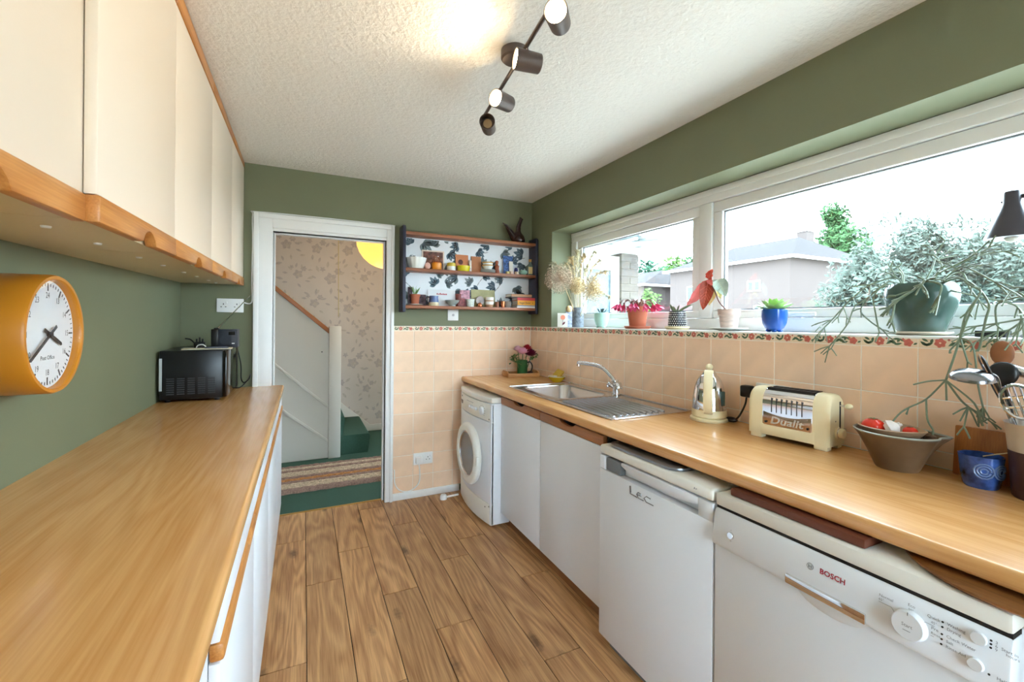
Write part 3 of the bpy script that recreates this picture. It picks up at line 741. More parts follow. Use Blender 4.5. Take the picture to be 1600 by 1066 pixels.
def panx(z): return DX - .014 + (z - .700) * (.010 / .075) - .0012
def faceP(y, z):
    up_ = Vector((.010, 0, .075)).normalized(); nn = Vector((-up_.z, 0, up_.x))
    return frame((0, -1, 0), up_, nn, (panx(z), y, z))
q = MB(); q.text('BOSCH', .0165, faceP(.581, .757), sx=1.0, fat=.0004); q.build('logo', M('bosch_red', (170, 20, 50), .5), cp, smooth=0)
q = MB(); q.lathe([(.0078, 0), (.0078, .0006), (.0064, .0007)], 20, mat=faceP(.629, .757)); q.box(-.004, .004, -.0008, .0008, 0, .001, faceP(.629, .757)); q.box(-.0042, -.0028, -.004, .004, 0, .001, faceP(.629, .757)); q.box(.0028, .0042, -.004, .004, 0, .001, faceP(.629, .757))
q.build('emblem', M('emblem_grey', (150, 152, 156), .5), cp, smooth=0)
def knob(y, z, r, h, nm, mt=None): return MB().lathe([(r * 1.06, -.002), (r, .002), (r, h * .8), (r * .93, h), (0, h)], 28, mat=faceP(y, z)).build(nm, mt or m_app, cp)
kd = knob(.438, .738, .0265, .014, 'programme_dial')
q = MB(); q.text('Start', .009, faceP(.438, .739) @ Matrix.Translation((0, 0, .0145))); q.box(-.006, .006, -.009, -.0082, .0142, .0148, faceP(.438, .738)); q.box(-.0006, .0006, .020, .026, .0142, .0148, faceP(.438, .738)); q.build('dial_print', M('grey_print2', (130, 132, 138), .6), kd, smooth=0)
knob(.342, .773, .0105, .005, 'button'); knob(.344, .727, .0105, .005, 'button')
pw = knob(.841, .736, .009, .004, 'power_button', m_chrome)
q = MB()
def lab(s_, y, z, size=.0078, ax='LEFT'): q.text(s_, size, faceP(y, z), ax)
lab('Normal', .492, .767); lab('65°', .492, .759, .0065); lab('Eco', .444, .774); lab('50°', .443, .766, .0065); lab('Quick', .414, .771); lab('45°', .408, .762, .0065); lab('Pre', .407, .752); lab('Rinse', .407, .743, .0065)
for s_, z_ in (('Washing', .772), ('Drying', .763), ('Check Water', .750), ('Salt', .741), ('Rinse Aid', .732)): lab(s_, .385, z_, .0072)
lab('3', .322, .779, .007); lab('6  Start in', .322, .773, .007); lab('9     hours', .322, .767, .007); lab('Half Load', .318, .722, .0075); lab('I', .842, .750, .006); lab('O', .842, .722, .006)
def pl(pts): q.tube([faceP(y, z) @ Vector((0, 0, .0002)) for y, z in pts], .0004, 4)
pl([(.492, .754), (.470, .754), (.463, .746)]); pl([(.402, .757), (.416, .757), (.420, .752)]); pl([(.402, .738), (.407, .738)])
stuff(q.build('panel_print', M('grey_print3', (136, 138, 144), .6), cp, smooth=0))
q = MB()
for z_ in (.772, .763, .750, .741, .732): q.lathe([(.0018, 0), (.0018, .001)], 8, mat=faceP(.391, z_))
for z_ in (.779, .773, .767): q.lathe([(.0018, 0), (.0018, .001)], 8, mat=faceP(.327, z_))
q.lathe([(.0018, 0), (.0018, .001)], 8, mat=faceP(.327, .722)); stuff(q.build('indicator_lights', m_dark, cp, smooth=0))
# boards stored between dishwasher and worktop
tag(MB().box(1.118, 1.50, .53, .865, .8375, .858).build('plank_board', M('reddish_wood', (104, 54, 36), .5, var=.12, scale=14, stretch=(1, .2, 1)), bevel=.003), 'reddish-brown wooden board slid into the gap above the dishwasher', 'board')
tag(MB().lathe([(.0, .0), (.198, 0), (.206, .006), (.206, .010), (.196, .014), (.0, .012)], 48, c=(1.30, .316, .8375)).build('round_board', WOOD('carved_wood', (112, 70, 34), (156, 104, 56), .45, 'Y', 2.5)), 'round carved wooden board in the gap above the dishwasher at the right edge', 'board')

# ------------------------------------------------------------------ wall clock
CX, CYY, CZ, CR = -.585, 1.551, 1.291, .155
m_or = M('orange_enamel', (206, 132, 34), .35); m_face = M('clock_face', (240, 242, 244), .5); m_ink = M('clock_ink', (40, 44, 54), .5)
rotE = Matrix.Rotation(math.pi / 2, 4, 'Y')
ck = thing('wall_clock', 'round orange-cased wall clock with white 24-hour dial on the green wall', 'clock', (XL, CYY, CZ))
dp = CX - XL
MB().lathe([(CR - .004, 0), (CR, .006), (CR, dp - .006), (CR - .003, dp), (CR - .011, dp), (CR - .013, dp - .003), (CR - .014, dp - .022), (0, dp - .022)], 64, c=(XL + .001, CYY, CZ), mat=rotE).build('case', m_or, ck, smooth=35)
MB().lathe([(CR - .0145, dp - .022), (CR - .0145, dp - .020), (0, dp - .020)], 64, c=(XL + .001, CYY, CZ), mat=rotE).build('dial', m_face, ck)
FXc = XL + .001 + dp - .0195
q = MB(); nums = MB()
for i in range(60):
    a_ = 2 * math.pi * i / 60; big = i % 5 == 0; r1 = CR - .022; r0 = r1 - (.020 if big else .008); wd = .0022 if big else .0011
    mt = faceE((FXc, CYY, CZ)) @ Matrix.Rotation(-a_, 4, 'Z')
    q.box(-wd, wd, r0, r1, 0, .0006, mt)
for i in range(12):
    a_ = 2 * math.pi * i / 12; rr_ = CR - .054
    nums.text(str(24 if i == 0 else 12 + i), .022, faceE((FXc, CYY + rr_ * math.sin(a_), CZ + rr_ * math.cos(a_))), sx=.9)
nums.text('Post Office', .0155, faceE((FXc, CYY + .002, CZ - .062)))
dl = [o for o in ck.children if o.name.startswith('dial')][0]
q.build('minute_marks', m_ink, dl, smooth=0); nums.build('numerals', m_ink, dl, smooth=0)
def hand(ang, L, tail, w0, nm, z):
    mt = faceE((FXc + z, CYY, CZ)) @ Matrix.Rotation(-math.radians(ang), 4, 'Z')
    MB().prism([(-w0, -tail), (w0, -tail), (w0 * .9, L - w0), (0, L), (-w0 * .9, L - w0)], 'z', 0, .0015, mt).build(nm, m_ink, ck, smooth=0)
hand(115, .072, .026, .0052, 'hour_hand', .003); hand(236, .118, .036, .0040, 'minute_hand', .006)
MB().lathe([(.006, 0), (.006, .010), (0, .011)], 16, c=(FXc, CYY, CZ), mat=rotE).build('hub', m_ink, ck)
MB().lathe([(CR - .0142, 0), (CR - .0142, .0015)], 48, c=(XL + dp - .005, CYY, CZ), mat=rotE).build('cover_glass', GLASS('clock_glass', (255, 255, 255), .06), ck, smooth=0)

# ------------------------------------------------------------------ microwave corner
mw = thing('microwave', 'black microwave oven standing sideways on the left worktop corner', 'microwave', (-.51, 3.0, WT))
m_mw = M('black_enamel', (16, 17, 22), .3); m_vent = M('vent_grey', (54, 56, 62), .5)
my0, my1, mx0, mx1, mz0, mz1 = 2.80, 3.255, -.668, -.372, WT + .012, 1.170
MB().box(mx0, mx1 - .02, my0, my1, mz0, mz1).build('casing', m_mw, mw, bevel=.006)
MB().box(mx1 - .021, mx1 - .002, my0 + .002, my1 - .10, mz0 + .004, mz1 - .004).build('door', M('black_glass', (10, 10, 12), .08), mw, bevel=.003)
MB().box(mx1 - .021, mx1 - .003, my1 - .098, my1 - .002, mz0 + .004, mz1 - .004).build('control_panel', m_mw, mw, bevel=.003)
for i in range(5):
    for j in range(8):
        a = mx0 + .030 + i * .045
        MB().box(a, a + .032, my0 - .0015, my0 + .001, mz0 + .028 + j * .0115, mz0 + .0335 + j * .0115).build('vent_slot', m_vent, mw, smooth=0) if (i, j) == (0, 0) else share(v0, 'vent_slot', mw, (i * .045, 0, j * .0115))
        if (i, j) == (0, 0): v0 = [o for o in mw.children if o.name.startswith('vent_slot')][0]
for q_ in ((mx0 + .03, my0 + .03), (mx1 - .05, my0 + .03), (mx0 + .03, my1 - .03), (mx1 - .05, my1 - .03)): MB().lathe([(.012, 0), (.014, .012)], 12, c=(q_[0], q_[1], WT)).build('foot', m_black, mw)
MB().box(mx0 - .0005, mx0 + .012, my0 - .001, my0 + .0, mz0 + .05, mz1 - .04).build('edge_strip', M('pale_grey', (190, 192, 190), .5), mw, smooth=0)
MT = mz1
rd = thing('radio', 'small slate-blue portable radio with extended aerial on the microwave', 'radio', (-.40, 3.06, MT))
rot = Matrix.Translation((-.415, 3.06, MT)) @ Matrix.Rotation(math.radians(-4), 4, 'Z')
MB().box(-.065, .065, -.028, .03, 0, .108, rot).build('casing', M('slate_plastic', (44, 48, 58), .45), rd, bevel=.004)
MB().box(-.068, -.032, -.030, .032, 0, .108, rot).build('end_cap', m_black, rd, bevel=.004)
MB().box(.02, .052, -.0295, -.028, .074, .094, rot).build('display', M('dark_screen', (16, 18, 22), .2), rd, smooth=0)
MB().box(.036, .050, -.0295, -.028, .022, .027, rot).build('badge', m_plastic, rd, smooth=0)
MB().lathe([(.030, 0), (.030, .001)], 24, mat=rot @ Matrix.Translation((.005, -.028, .045)) @ Matrix.Rotation(math.pi / 2, 4, 'X')).build('speaker_grille', M('grille', (52, 56, 66), .7, bump=.6, bscale=900), rd)
pa = rot @ Vector((-.045, 0, .108)); pb = pY(392, 461, 3.1)
MB().tube([pa, pb], [.0035, .002], 8).build('aerial', m_chrome, rd)
MB().box(-.058, -.034, -.012, .010, .108, .116, rot).build('aerial_mount', m_black, rd, bevel=.002)
o = MB(); o.box(-.12, .11, -.06, .07, 0, .004, Matrix.Translation((-.475, 2.93, MT)) @ Matrix.Rotation(.1, 4, 'Z')); tag(o.build('notepaper', M('cream_paper', (232, 220, 190), .8), smooth=0), 'cream sheet of paper lying on top of the microwave', 'paper')
tag(MB().box(-.055, .055, -.03, .03, 0, .008, Matrix.Translation((-.44, 2.92, MT + .0045)) @ Matrix.Rotation(.25, 4, 'Z')).build('phone', M('phone_grey', (86, 88, 100), .3), bevel=.003), 'flat grey phone lying on the paper on the microwave', 'phone')
cb = [(-.53, 2.90, MT + .008), (-.52, 2.89, MT + .022), (-.50, 2.89, MT + .026), (-.487, 2.90, MT + .016), (-.49, 2.91, MT + .0075)]
tag(MB().tube(smoothline(cb, 5), .0025, 6).build('charging_cable', m_plastic), 'short looped white cable beside the phone on the microwave', 'cable')
jug = thing('mains_plug', 'black mains plug lying pins-up beside the radio on the microwave', 'plug', (-.53, 3.0, MT))
MB().box(-.558, -.506, 2.98, 3.025, MT, MT + .036).build('plug_body', m_black, jug, bevel=.007)
for dx in (-.546, -.532, -.518): MB().box(dx - .004, dx + .004, 2.998, 3.004, MT + .034, MT + (.062 if dx == -.532 else .054)).build('pin', m_black, jug)
MB().tube(smoothline([(-.556, 3.0, MT + .03), (-.575, 3.0, MT + .05), (-.60, 3.01, MT + .055)], 4), .004, 6).build('lead', m_black, jug)
tag(MB().tube(smoothline([(-.382, 3.26, 1.16), (-.362, 3.275, 1.05), (-.36, 3.28, .96), (-.34, 3.24, .935), (-.31, 3.22, .96), (-.305, 3.25, .985), (-.32, 3.262, .95), (-.36, 3.24, .907), (-.40, 3.235, .906)], 6), .0035, 6).build('power_cord', m_black), 'black power cord looping beside the microwave at the door frame', 'cord')

# ------------------------------------------------------------------ sockets and switches
def plate(name, label, c, w_, h_, axis='S', n=2, group=None):
    mt = faceS(c) if axis == 'S' else faceW(c)
    t_ = thing(name, label, 'socket', c)
    MB().box(-w_ / 2, w_ / 2, -h_ / 2, h_ / 2, 0, .011, mt).build('plate', m_plastic, t_, bevel=.003)
    for k_ in range(n):
        ox = (k_ - (n - 1) / 2) * w_ * .5
        b_ = MB()
        b_.box(ox - .0024, ox + .0024, .004, .013, .011, .0114, mt)
        for s_ in (-1, 1): b_.box(ox + s_ * .012 - .004, ox + s_ * .012 + .004, -.011, -.007, .011, .0114, mt)
        b_.build('pin_holes', m_dark, t_, smooth=0)
        MB().box(ox + .012, ox + .022, .010, .026, .011, .016, mt).build('rocker', m_plastic, t_, bevel=.002)
    return t_, mt
c1 = ((-.476 - .372) / 2, YF - .0005, 1.425)
s1, mt1 = plate('wall_socket', 'white double socket on the green wall above the microwave', c1, .146, .088)
tag(MB().tube(smoothline([(-.355, YF - .008, 1.448), (-.330, YF - .010, 1.440), (-.312, YF - .012, 1.442), (-.303, YF - .012, 1.47), (-.306, YF - .010, 1.6), (-.303, YF - .010, 1.85), (-.304, YF - .010, 2.02), (-.28, YF - .012, 2.040), (.1, YF - .012, 2.044), (.56, YF - .012, 2.040), (.60, YF - .012, 2.038)], 6), .0038, 6).build('cable_flex', m_plastic), 'white cable running from the socket up and over the door frame', 'cable')
s2, mt2 = plate('wall_socket', 'white double socket low on the peach tiles beside the doorway', (.828, YF - .009, .292), .146, .088)
pg = thing('mains_plug', 'white plug in the low socket beside the doorway with its trailing lead', 'plug', (.80, YF - .02, .285))
MB().box(-.024, .024, -.026, .022, .012, .040, faceS((.792, YF - .009, .288))).build('plug_body', m_plastic, pg, bevel=.006)
MB().tube(smoothline([(.792, YF - .030, .262), (.800, YF - .03, .20), (.795, YF - .03, .12), (.755, YF - .028, .075), (.70, YF - .025, .062), (.645, YF - .025, .085), (.615, YF - .025, .14), (.612, YF - .025, .22), (.606, YF - .034, .24)], 6), .0038, 6).build('lead', m_plastic, pg)
sp = thing('light_switch', 'small white switch plate under the wall shelf', 'switch', (1.06, YF, 1.386))
MB().box(-.043, .043, -.043, .043, 0, .008, faceS((1.06, YF - .0005, 1.386))).build('plate', m_plastic, sp, bevel=.003); MB().lathe([(.010, 0), (.010, .003), (.008, .004), (0, .004)], 16, mat=faceS((1.06, YF - .0085, 1.386))).build('outlet_ring', M('grey_ring', (190, 190, 190), .5), sp)
fp = thing('floor_pipe_cap', 'small white pipe cap on the floor by the washing machine', 'pipe cap', pZ(693, 779, 0))
pc = pZ(693, 780, 0); pc = Vector((pc.x, min(pc.y, 3.24), 0))
MB().lathe([(.026, 0), (.026, .02), (.020, .034), (0, .038)], 16, c=pc).build('cap', m_plastic, fp); MB().tube([pc + Vector((.02, 0, .012)), pc + Vector((.12, .012, .012))], .008, 8).build('pipe', m_plastic, fp)
s3 = thing('wall_socket', 'white double socket on the tiles behind the toaster', 'socket', (XR - .009, 1.19, 1.06))
cs = pX(1172, 606, XR - .009); cs = Vector((XR - .0085, 1.155, 1.042))
MB().box(-.073, .073, -.043, .043, 0, .010, faceW(cs)).build('plate', m_plastic, s3, bevel=.003)
pk = pX(1169, 611, 1.725)
bp2 = thing('mains_plug', 'black plug in the socket behind the toaster with cable to the kettle', 'plug', pk)
MB().box(-.024, .024, -.026, .024, .0, .036, faceW((XR - .0195, pk.y, pk.z))).build('plug_body', m_black, bp2, bevel=.007)
MB().tube(smoothline([(1.715, pk.y, pk.z - .024), (1.71, pk.y + .004, pk.z - .06), (1.705, pk.y + .03, WT + .03), (1.70, pk.y + .06, WT + .008), (1.695, pk.y + .10, WT + .008)], 6), .004, 6).build('lead', m_black, bp2)
tag(MB().ball((1.705, pk.y + .065, WT + .012), (.022, .03, .011), 12, 6).build('cable_coil', m_black), 'dark coiled cable end on the worktop between kettle and toaster', 'cable')

# ------------------------------------------------------------------ tray with flower mug
TR = Matrix.Translation((1.585, 3.150, WT)) @ Matrix.Rotation(math.radians(-7), 4, 'Z')
m_tray = WOOD('tray_wood', (180, 122, 66), (212, 160, 102), .5, 'X', 2.5)
ty = thing('wooden_tray', 'small light-wood tray in the worktop corner', 'tray', TR.translation)
MB().box(-.13, .13, -.085, .085, 0, .006, TR).build('tray_base', m_tray, ty)
for q_ in ((-.13, .13, -.09, -.081), (-.13, .13, .081, .09)): MB().box(*q_, 0, .03, TR).build('tray_side', m_tray, ty, bevel=.002)
for s_ in (-1, 1): MB().prism([(-.081, 0), (.081, 0), (.081, .03), (.05, .045), (-.05, .045), (-.081, .03)], 'x', s_ * .128 - .005, s_ * .128 + .005, TR).build('tray_end', m_tray, ty, bevel=.002)
mc = TR @ Vector((.01, -.012, .0065))
mg = thing('green_mug', 'green enamel mug holding garden flowers on the tray', 'mug', mc)
MB().lathe([(.0, 0), (.040, 0), (.042, .004), (.042, .118), (.0435, .121), (.040, .120), (.039, .01), (0, .008)], 28, c=mc).build('cup', M('green_enamel', (52, 112, 68), .22), mg)
hd = Vector((.80, -.60, 0)).normalized()
MB().tube(smoothline([mc + hd * .041 + Vector((0, 0, .105)), mc + hd * .065 + Vector((0, 0, .108)), mc + hd * .082 + Vector((0, 0, .075)), mc + hd * .070 + Vector((0, 0, .035)), mc + hd * .041 + Vector((0, 0, .025))], 5), .0055, 8).build('handle', m_black, mg)
def bloom(label, at, r, mat, n, seed):
    t_ = thing('cut_flower', label, 'flower', mc + Vector((0, 0, .06)), group='garden flowers in the green mug'); R2 = random.Random(seed)
    MB().tube([mc + Vector((at.x - mc.x, at.y - mc.y, 0)) * .35 + Vector((0, 0, .012)), at], .003, 6).build('stem', M('stem_green', (70, 110, 50), .6), t_)
    hb = MB()
    for i in range(n):
        ph = i * 2.4; el = .15 + 1.25 * (i / n); d_ = Vector((math.cos(ph) * math.cos(el), math.sin(ph) * math.cos(el), math.sin(el) * .8))
        leaf(hb, at + d_ * r * .1, d_ + Vector((R2.uniform(-.2, .2), R2.uniform(-.2, .2), 0)), (0, 0, 1), r, r * .42, -.25, 4)
    hb.build('bloom', mat, t_, smooth=60)
bloom('pink ruffled flower in the green mug', mc + Vector((-.012, -.03, .172)), .052, M('leafy_pink', (240, 176, 200), .6), 34, 1)
bloom('second pale pink flower behind the others in the green mug', mc + Vector((-.035, .01, .195)), .042, M('leafy_pink2', (244, 196, 206), .6), 26, 2)
bloom('red flower at the top of the green mug', mc + Vector((.045, .005, .200)), .045, M('leafy_red', (200, 30, 50), .5), 30, 3)
bloom('dark magenta flower on the right of the green mug', mc + Vector((.060, -.035, .155)), .055, M('leafy_plum', (110, 14, 60), .5), 34, 4)
R2 = random.Random(5)
m_lf = M('leafy_green', (84, 128, 50), .5, rnd=.1)
for nm, c_ in (('leafy green sprig on the left of the green mug', Vector((-.07, -.02, .145))), ('leafy green sprig on the right of the green mug', Vector((.085, -.01, .175)))):
    t_ = thing('foliage_sprig', nm, 'foliage', mc + Vector((0, 0, .06))); p1 = mc + c_
    MB().tube([mc + Vector((c_.x * .3, c_.y * .3, .012)), p1], .0025, 6).build('stem', M('stem_green', (70, 110, 50), .6), t_)
    hb = MB()
    for i in range(30): leaf(hb, p1 + Vector((R2.uniform(-.03, .03), R2.uniform(-.03, .03), R2.uniform(-.045, .02))), (R2.uniform(-1, 1), R2.uniform(-1, 1), R2.uniform(-.4, 1)), (0, 0, 1), .035, .010, .2, 3)
    stuff(hb.build('leaves', m_lf, t_, smooth=60))
for i, (dx, dy) in enumerate(((-.095, -.03), (-.085, .02), (-.07, -.055), (.10, .045))):
    o = MB().ball(TR @ Vector((dx, dy, .012 + (.008 if i == 3 else 0))), (.016, .012, .006) if i < 3 else (.024, .02, .014), 10, 6).build('shell' if i < 3 else 'dark_pebble', M('shell', (214, 190, 176), .5, var=.2, scale=60) if i < 3 else M('pebble', (80, 50, 44), .5))
    tag(o, ['pale shell on the left of the wooden tray near its front', 'pale shell on the tray behind the others', 'pale shell beside the green mug at the tray front', 'dark rounded pebble at the right back of the wooden tray'][i], 'shell' if i < 3 else 'pebble')
# yellow dish with sponge and brush
yb = pZ(881, 594, WT); yb = Vector((1.675, 2.738, WT))
yd = thing('yellow_dish', 'small yellow bowl by the sink holding a sponge', 'bowl', yb)
MB().lathe([(0, 0), (.030, 0), (.032, .003), (.055, .022), (.062, .040), (.059, .040), (.050, .022), (.028, .006), (0, .005)], 28, c=yb).build('bowl', M('yellow_enamel', (206, 176, 40), .25), yd)
MB().lathe([(.0625, .0385), (.0635, .041), (.0605, .0425), (.059, .0405)], 28, c=yb).build('rim', m_white, yd)
sm = Matrix.Translation(yb + Vector((.012, .004, .045))) @ Euler((.35, -.55, .4)).to_matrix().to_4x4()
tag(MB().box(-.045, .045, -.028, .028, 0, .022, sm).build('sponge', M('sponge_yellow', (204, 168, 70), .9, var=.15, scale=200, bump=.6, bscale=300), bevel=.004), 'yellow sponge leaning in the small yellow bowl', 'sponge')
tag(MB().box(-.055, .04, -.022, .022, 0, .012, Matrix.Translation(yb + Vector((-.014, .0, .036))) @ Euler((0, .12, .5)).to_matrix().to_4x4()).build('scouring_pad', M('pale_pad', (222, 208, 186), .9, bump=.5, bscale=300), bevel=.003), 'pale scouring pad resting in the small yellow bowl', 'sponge')

# ------------------------------------------------------------------ kettle
KC = Vector((1.652, 1.390, WT)); m_kc = M('cream_plastic', (244, 230, 190), .3)
kt = thing('kettle', 'polished steel dome kettle with cream handle on a cream base', 'kettle', KC)
MB().lathe([(0, 0), (.077, 0), (.080, .004), (.080, .012), (.075, .016), (0, .016)], 40, c=KC).build('power_base', m_kc, kt)
MB().lathe([(.070, .018), (.0735, .022), (.0725, .050), (.0715, .051)], 40, c=KC).build('base_band', m_kc, kt)
prof = [(.0715, .051)] + [(.0715 * math.cos(a_) ** .62, .051 + .158 * math.sin(a_)) for a_ in [i * 1.30 / 14 for i in range(1, 15)]]
MB().lathe(prof + [(prof[-1][0] - .004, prof[-1][1] + .001), (0, prof[-1][1] + .001)], 40, c=KC).build('body', m_chrome, kt)
zt_ = prof[-1][1]; rt_ = prof[-1][0]
MB().lathe([(rt_ + .001, zt_ - .002), (rt_ - .004, zt_ + .010), (.016, zt_ + .020), (.007, zt_ + .022), (0, zt_ + .022)], 32, c=KC).build('lid', m_chrome, kt)
MB().ball(KC + Vector((0, 0, zt_ + .034)), .0155, 16, 10).build('lid_knob', m_kc, kt)
kd = Vector((-.80, -.60, 0)).normalized(); ks = Vector((-kd.y, kd.x, 0))
hp = [KC + kd * .062 + Vector((0, 0, .040)), KC + kd * .084 + Vector((0, 0, .055)), KC + kd * .099 + Vector((0, 0, .10)), KC + kd * .090 + Vector((0, 0, .155)), KC + kd * .056 + Vector((0, 0, .212)), KC + kd * .030 + Vector((0, 0, .222))]
hb = MB(); sp_ = smoothline(hp, 5); vs = []
for i, p in enumerate(sp_):
    tt = (sp_[min(i + 1, len(sp_) - 1)] - sp_[max(i - 1, 0)]).normalized(); nn = tt.cross(ks); w_ = .0185
    vs += [p + ks * w_ + nn * .007, p - ks * w_ + nn * .007, p - ks * w_ - nn * .007, p + ks * w_ - nn * .007]
k_ = len(sp_)
hb.add(vs, [(i * 4 + j, i * 4 + (j + 1) % 4, (i + 1) * 4 + (j + 1) % 4, (i + 1) * 4 + j) for i in range(k_ - 1) for j in range(4)] + [(3, 2, 1, 0), tuple(range((k_ - 1) * 4, k_ * 4))])
hb.build('handle', m_kc, kt, bevel=.004)
wd_ = (kd * .55 + ks * .8).normalized(); wq = -wd_.cross(Vector((0, 0, 1)))
mtw = frame(wd_.cross(Vector((0, 0, 1))) * -1, (0, 0, 1), wd_, KC + wd_ * .066 + Vector((0, 0, .105)))
MB().box(-.012, .012, -.032, .032, -.006, .007, mtw).build('water_window', M('blue_glass', (70, 100, 104), .1), kt, bevel=.004)
sp2 = -kd; MB().tube([KC + sp2 * .058 + Vector((0, 0, .165)), KC + sp2 * .082 + Vector((0, 0, .188))], [.016, .009], 10, flat=.7).build('spout', m_chrome, kt)

# ------------------------------------------------------------------ toaster
TL, TW_, TH = .275, .118, .192
TM = Matrix.Translation((1.648, 1.010, WT)) @ Matrix.Rotation(math.radians(-90 + 7), 4, 'Z')     # local +x runs toward the camera end, local -y faces the room
to = thing('toaster', 'cream and polished steel two-slot toaster on the window worktop', 'toaster', (1.650, 1.006, WT))
def tpt(y, z): return (y, z)
# end cheeks (cream) follow an arched section across the width
sec = [(-TW_ / 2, .016), (-TW_ / 2, TH * .70)] + arc((-TW_ / 2 + .042, TH * .70), .042, math.pi, math.pi / 2, 6, TH * .30) + arc((TW_ / 2 - .042, TH * .70), .042, math.pi / 2, 0, 6, TH * .30) + [(TW_ / 2, TH * .70), (TW_ / 2, .016)]
def sec_s(k_, dz=0): return [(y * k_, .016 + (z - .016) * k_ + dz) for y, z in sec]
for s_ in (-1, 1):
    x0, x1 = s_ * (TL / 2 - .052), s_ * TL / 2
    b_ = MB(); ys_ = [(x0, 1.0), (x1 - s_ * .016, 1.0), (x1 - s_ * .006, .975), (x1, .92)]
    n2 = len(sec); vs = []
    for (xx, kk) in ys_: vs += [TM @ Vector((xx, y * kk, .016 + (z - .016) * (1 - (1 - kk) * .8))) for y, z in sec]
    b_.add(vs, [(i * n2 + j, i * n2 + (j + 1) % n2, (i + 1) * n2 + (j + 1) % n2, (i + 1) * n2 + j) for i in range(3) for j in range(n2)] + [tuple(range(n2 - 1, -1, -1)), tuple(range(3 * n2, 4 * n2))])
    b_.build('end_casting', m_kc, to, smooth=45)
    for fy in (-1, 1): MB().box(s_ * (TL / 2 - .028) - .022, s_ * (TL / 2 - .028) + .022, fy * .040 - .016, fy * .040 + .016, 0, .02, TM).build('foot', m_kc, to, bevel=.004)
sm_ = [(y * .985, .016 + (z - .016) * .985) for y, z in sec]
MB().prism([(y, z) for y, z in sm_], 'x', -TL / 2 + .051, TL / 2 - .051, TM).build('steel_wrap', m_chrome, to, smooth=30)
MB().prism([(-TL / 2 + .045, .016), (TL / 2 - .045, .016), (TL / 2 - .045, .062), (TL / 2 - .060, .054), (-TL / 2 + .060, .054), (-TL / 2 + .045, .062)], 'y', -TW_ / 2 - .001, TW_ / 2, TM).build('lower_rail', m_kc, to, bevel=.003)
for yy in (-.021, .021): MB().box(-TL / 2 + .058, TL / 2 - .058, yy - .012, yy + .012, TH - .012, TH + .0008, TM).build('bread_slot', m_dark, to, smooth=0)
fm = TM @ frame((1, 0, 0), (0, 0, 1), (0, -1, 0), (0, -TW_ / 2 + .0012, 0))
for i in range(7): MB().box(-.052 + i * .0173 - .0011, -.052 + i * .0173 + .0011, .104, .158, -.001, .0022, fm).build('panel_groove', M('groove_steel', (96, 98, 102), .3, 1.0), to, smooth=0)
MB().prism([(-TL / 2 + .056, .056), (TL / 2 - .056, .056), (TL / 2 - .056, .104)] + [(TL / 2 - .056 - (TL - .112) * i / 10, .104 - .012 * math.sin(math.pi * i / 10)) for i in range(1, 10)] + [(-TL / 2 + .056, .104)], 'z', .0005, .0020, fm).build('front_plate', M('reflection_tint_steel', (176, 150, 132), .16, .9), to, bevel=.0008)  # warm reflection of the wood put into the plate colour
q = MB(); q.text('Dualit', .038, fm @ Matrix.Translation((0, .0745, .0034)), ext=.0016, shear=.2, sx=1.2, fat=.0006); q.build('raised_logo', M('logo_steel', (226, 222, 214), .25, .7), to, smooth=0)
for xx in (-TL / 2 + .066, TL / 2 - .066): MB().lathe([(.004, 0), (.004, .003), (0, .004)], 10, mat=fm @ Matrix.Translation((xx, .066, .002))).build('rivet', m_dark, to)
em = TM @ frame((0, 1, 0), (0, 0, 1), (1, 0, 0), (TL / 2, 0, 0))
MB().box(.016, .026, .062, .166, -.012, .0014, em).build('lever_slot', m_dark, to, bevel=.002)
lv = MB().tube([em @ Vector((.021, .152, 0)), em @ Vector((.021, .152, .022))], .004, 8).build('lever', m_chrome, to); MB().ball(em @ Vector((.021, .152, .026)), (.012, .012, .010), 14, 8).build('lever_knob', m_kc, lv)
kn = MB().lathe([(.021, -.004), (.021, .003), (.016, .004), (.016, .020), (.014, .022), (0, .022)], 24, mat=em @ Matrix.Translation((0.0, .060, 0))).build('timer_knob', m_kc, to)
MB().lathe([(.0165, .004), (.0172, .006), (.0165, .008)], 24, mat=em @ Matrix.Translation((0.0, .060, 0))).build('knob_ring', m_chrome, kn)
MB().lathe([(.003, 0), (.003, .001), (0, .0012)], 8, mat=em @ Matrix.Translation((-.012, .100, -.001))).build('pilot_lamp', m_dark, to)
MB().box(.045, .055, .060, .070, -.006, .008, em).build('side_switch', m_chrome, to, bevel=.002)

# ------------------------------------------------------------------ stoneware bowl with vegetables
BC = Vector((1.628, .690, WT)); m_stone = M('stoneware', (112, 88, 66), .35, var=.4, scale=6); m_stone2 = M('stoneware_inner', (176, 140, 108), .45, var=.15, scale=12)
bo = thing('stoneware_bowl', 'brown stoneware mixing bowl with pulled spout beside the toaster', 'bowl', BC)
lip = math.radians(-62)
def wobl(w_, z):
    dlt = (w_ - lip + math.pi) % (2 * math.pi) - math.pi
    return 1 + (.16 * math.exp(-(dlt / .16) ** 2) - .07 * (math.exp(-((dlt - .36) / .16) ** 2) + math.exp(-((dlt + .36) / .16) ** 2))) * max(0, min(1, (z - .06) / .045))
MB().lathe([(0, 0), (.050, 0), (.053, .004), (.072, .050), (.092, .090), (.103, .106), (.105, .110), (.100, .110), (.087, .090), (.067, .050), (.046, .010), (0, .009)], 64, c=BC, wob=wobl).build('bowl', m_stone, bo)
MB().lathe([(.105, .108), (.1065, .1115), (.1025, .1135), (.099, .110)], 64, c=BC, wob=wobl).build('glazed_rim', M('grey_glaze', (150, 152, 140), .3), bo)
ib = BC + Vector((-.008, .014, .070))
dd = thing('small_dish', 'small terracotta-coloured dish nested inside the stoneware bowl', 'dish', ib)
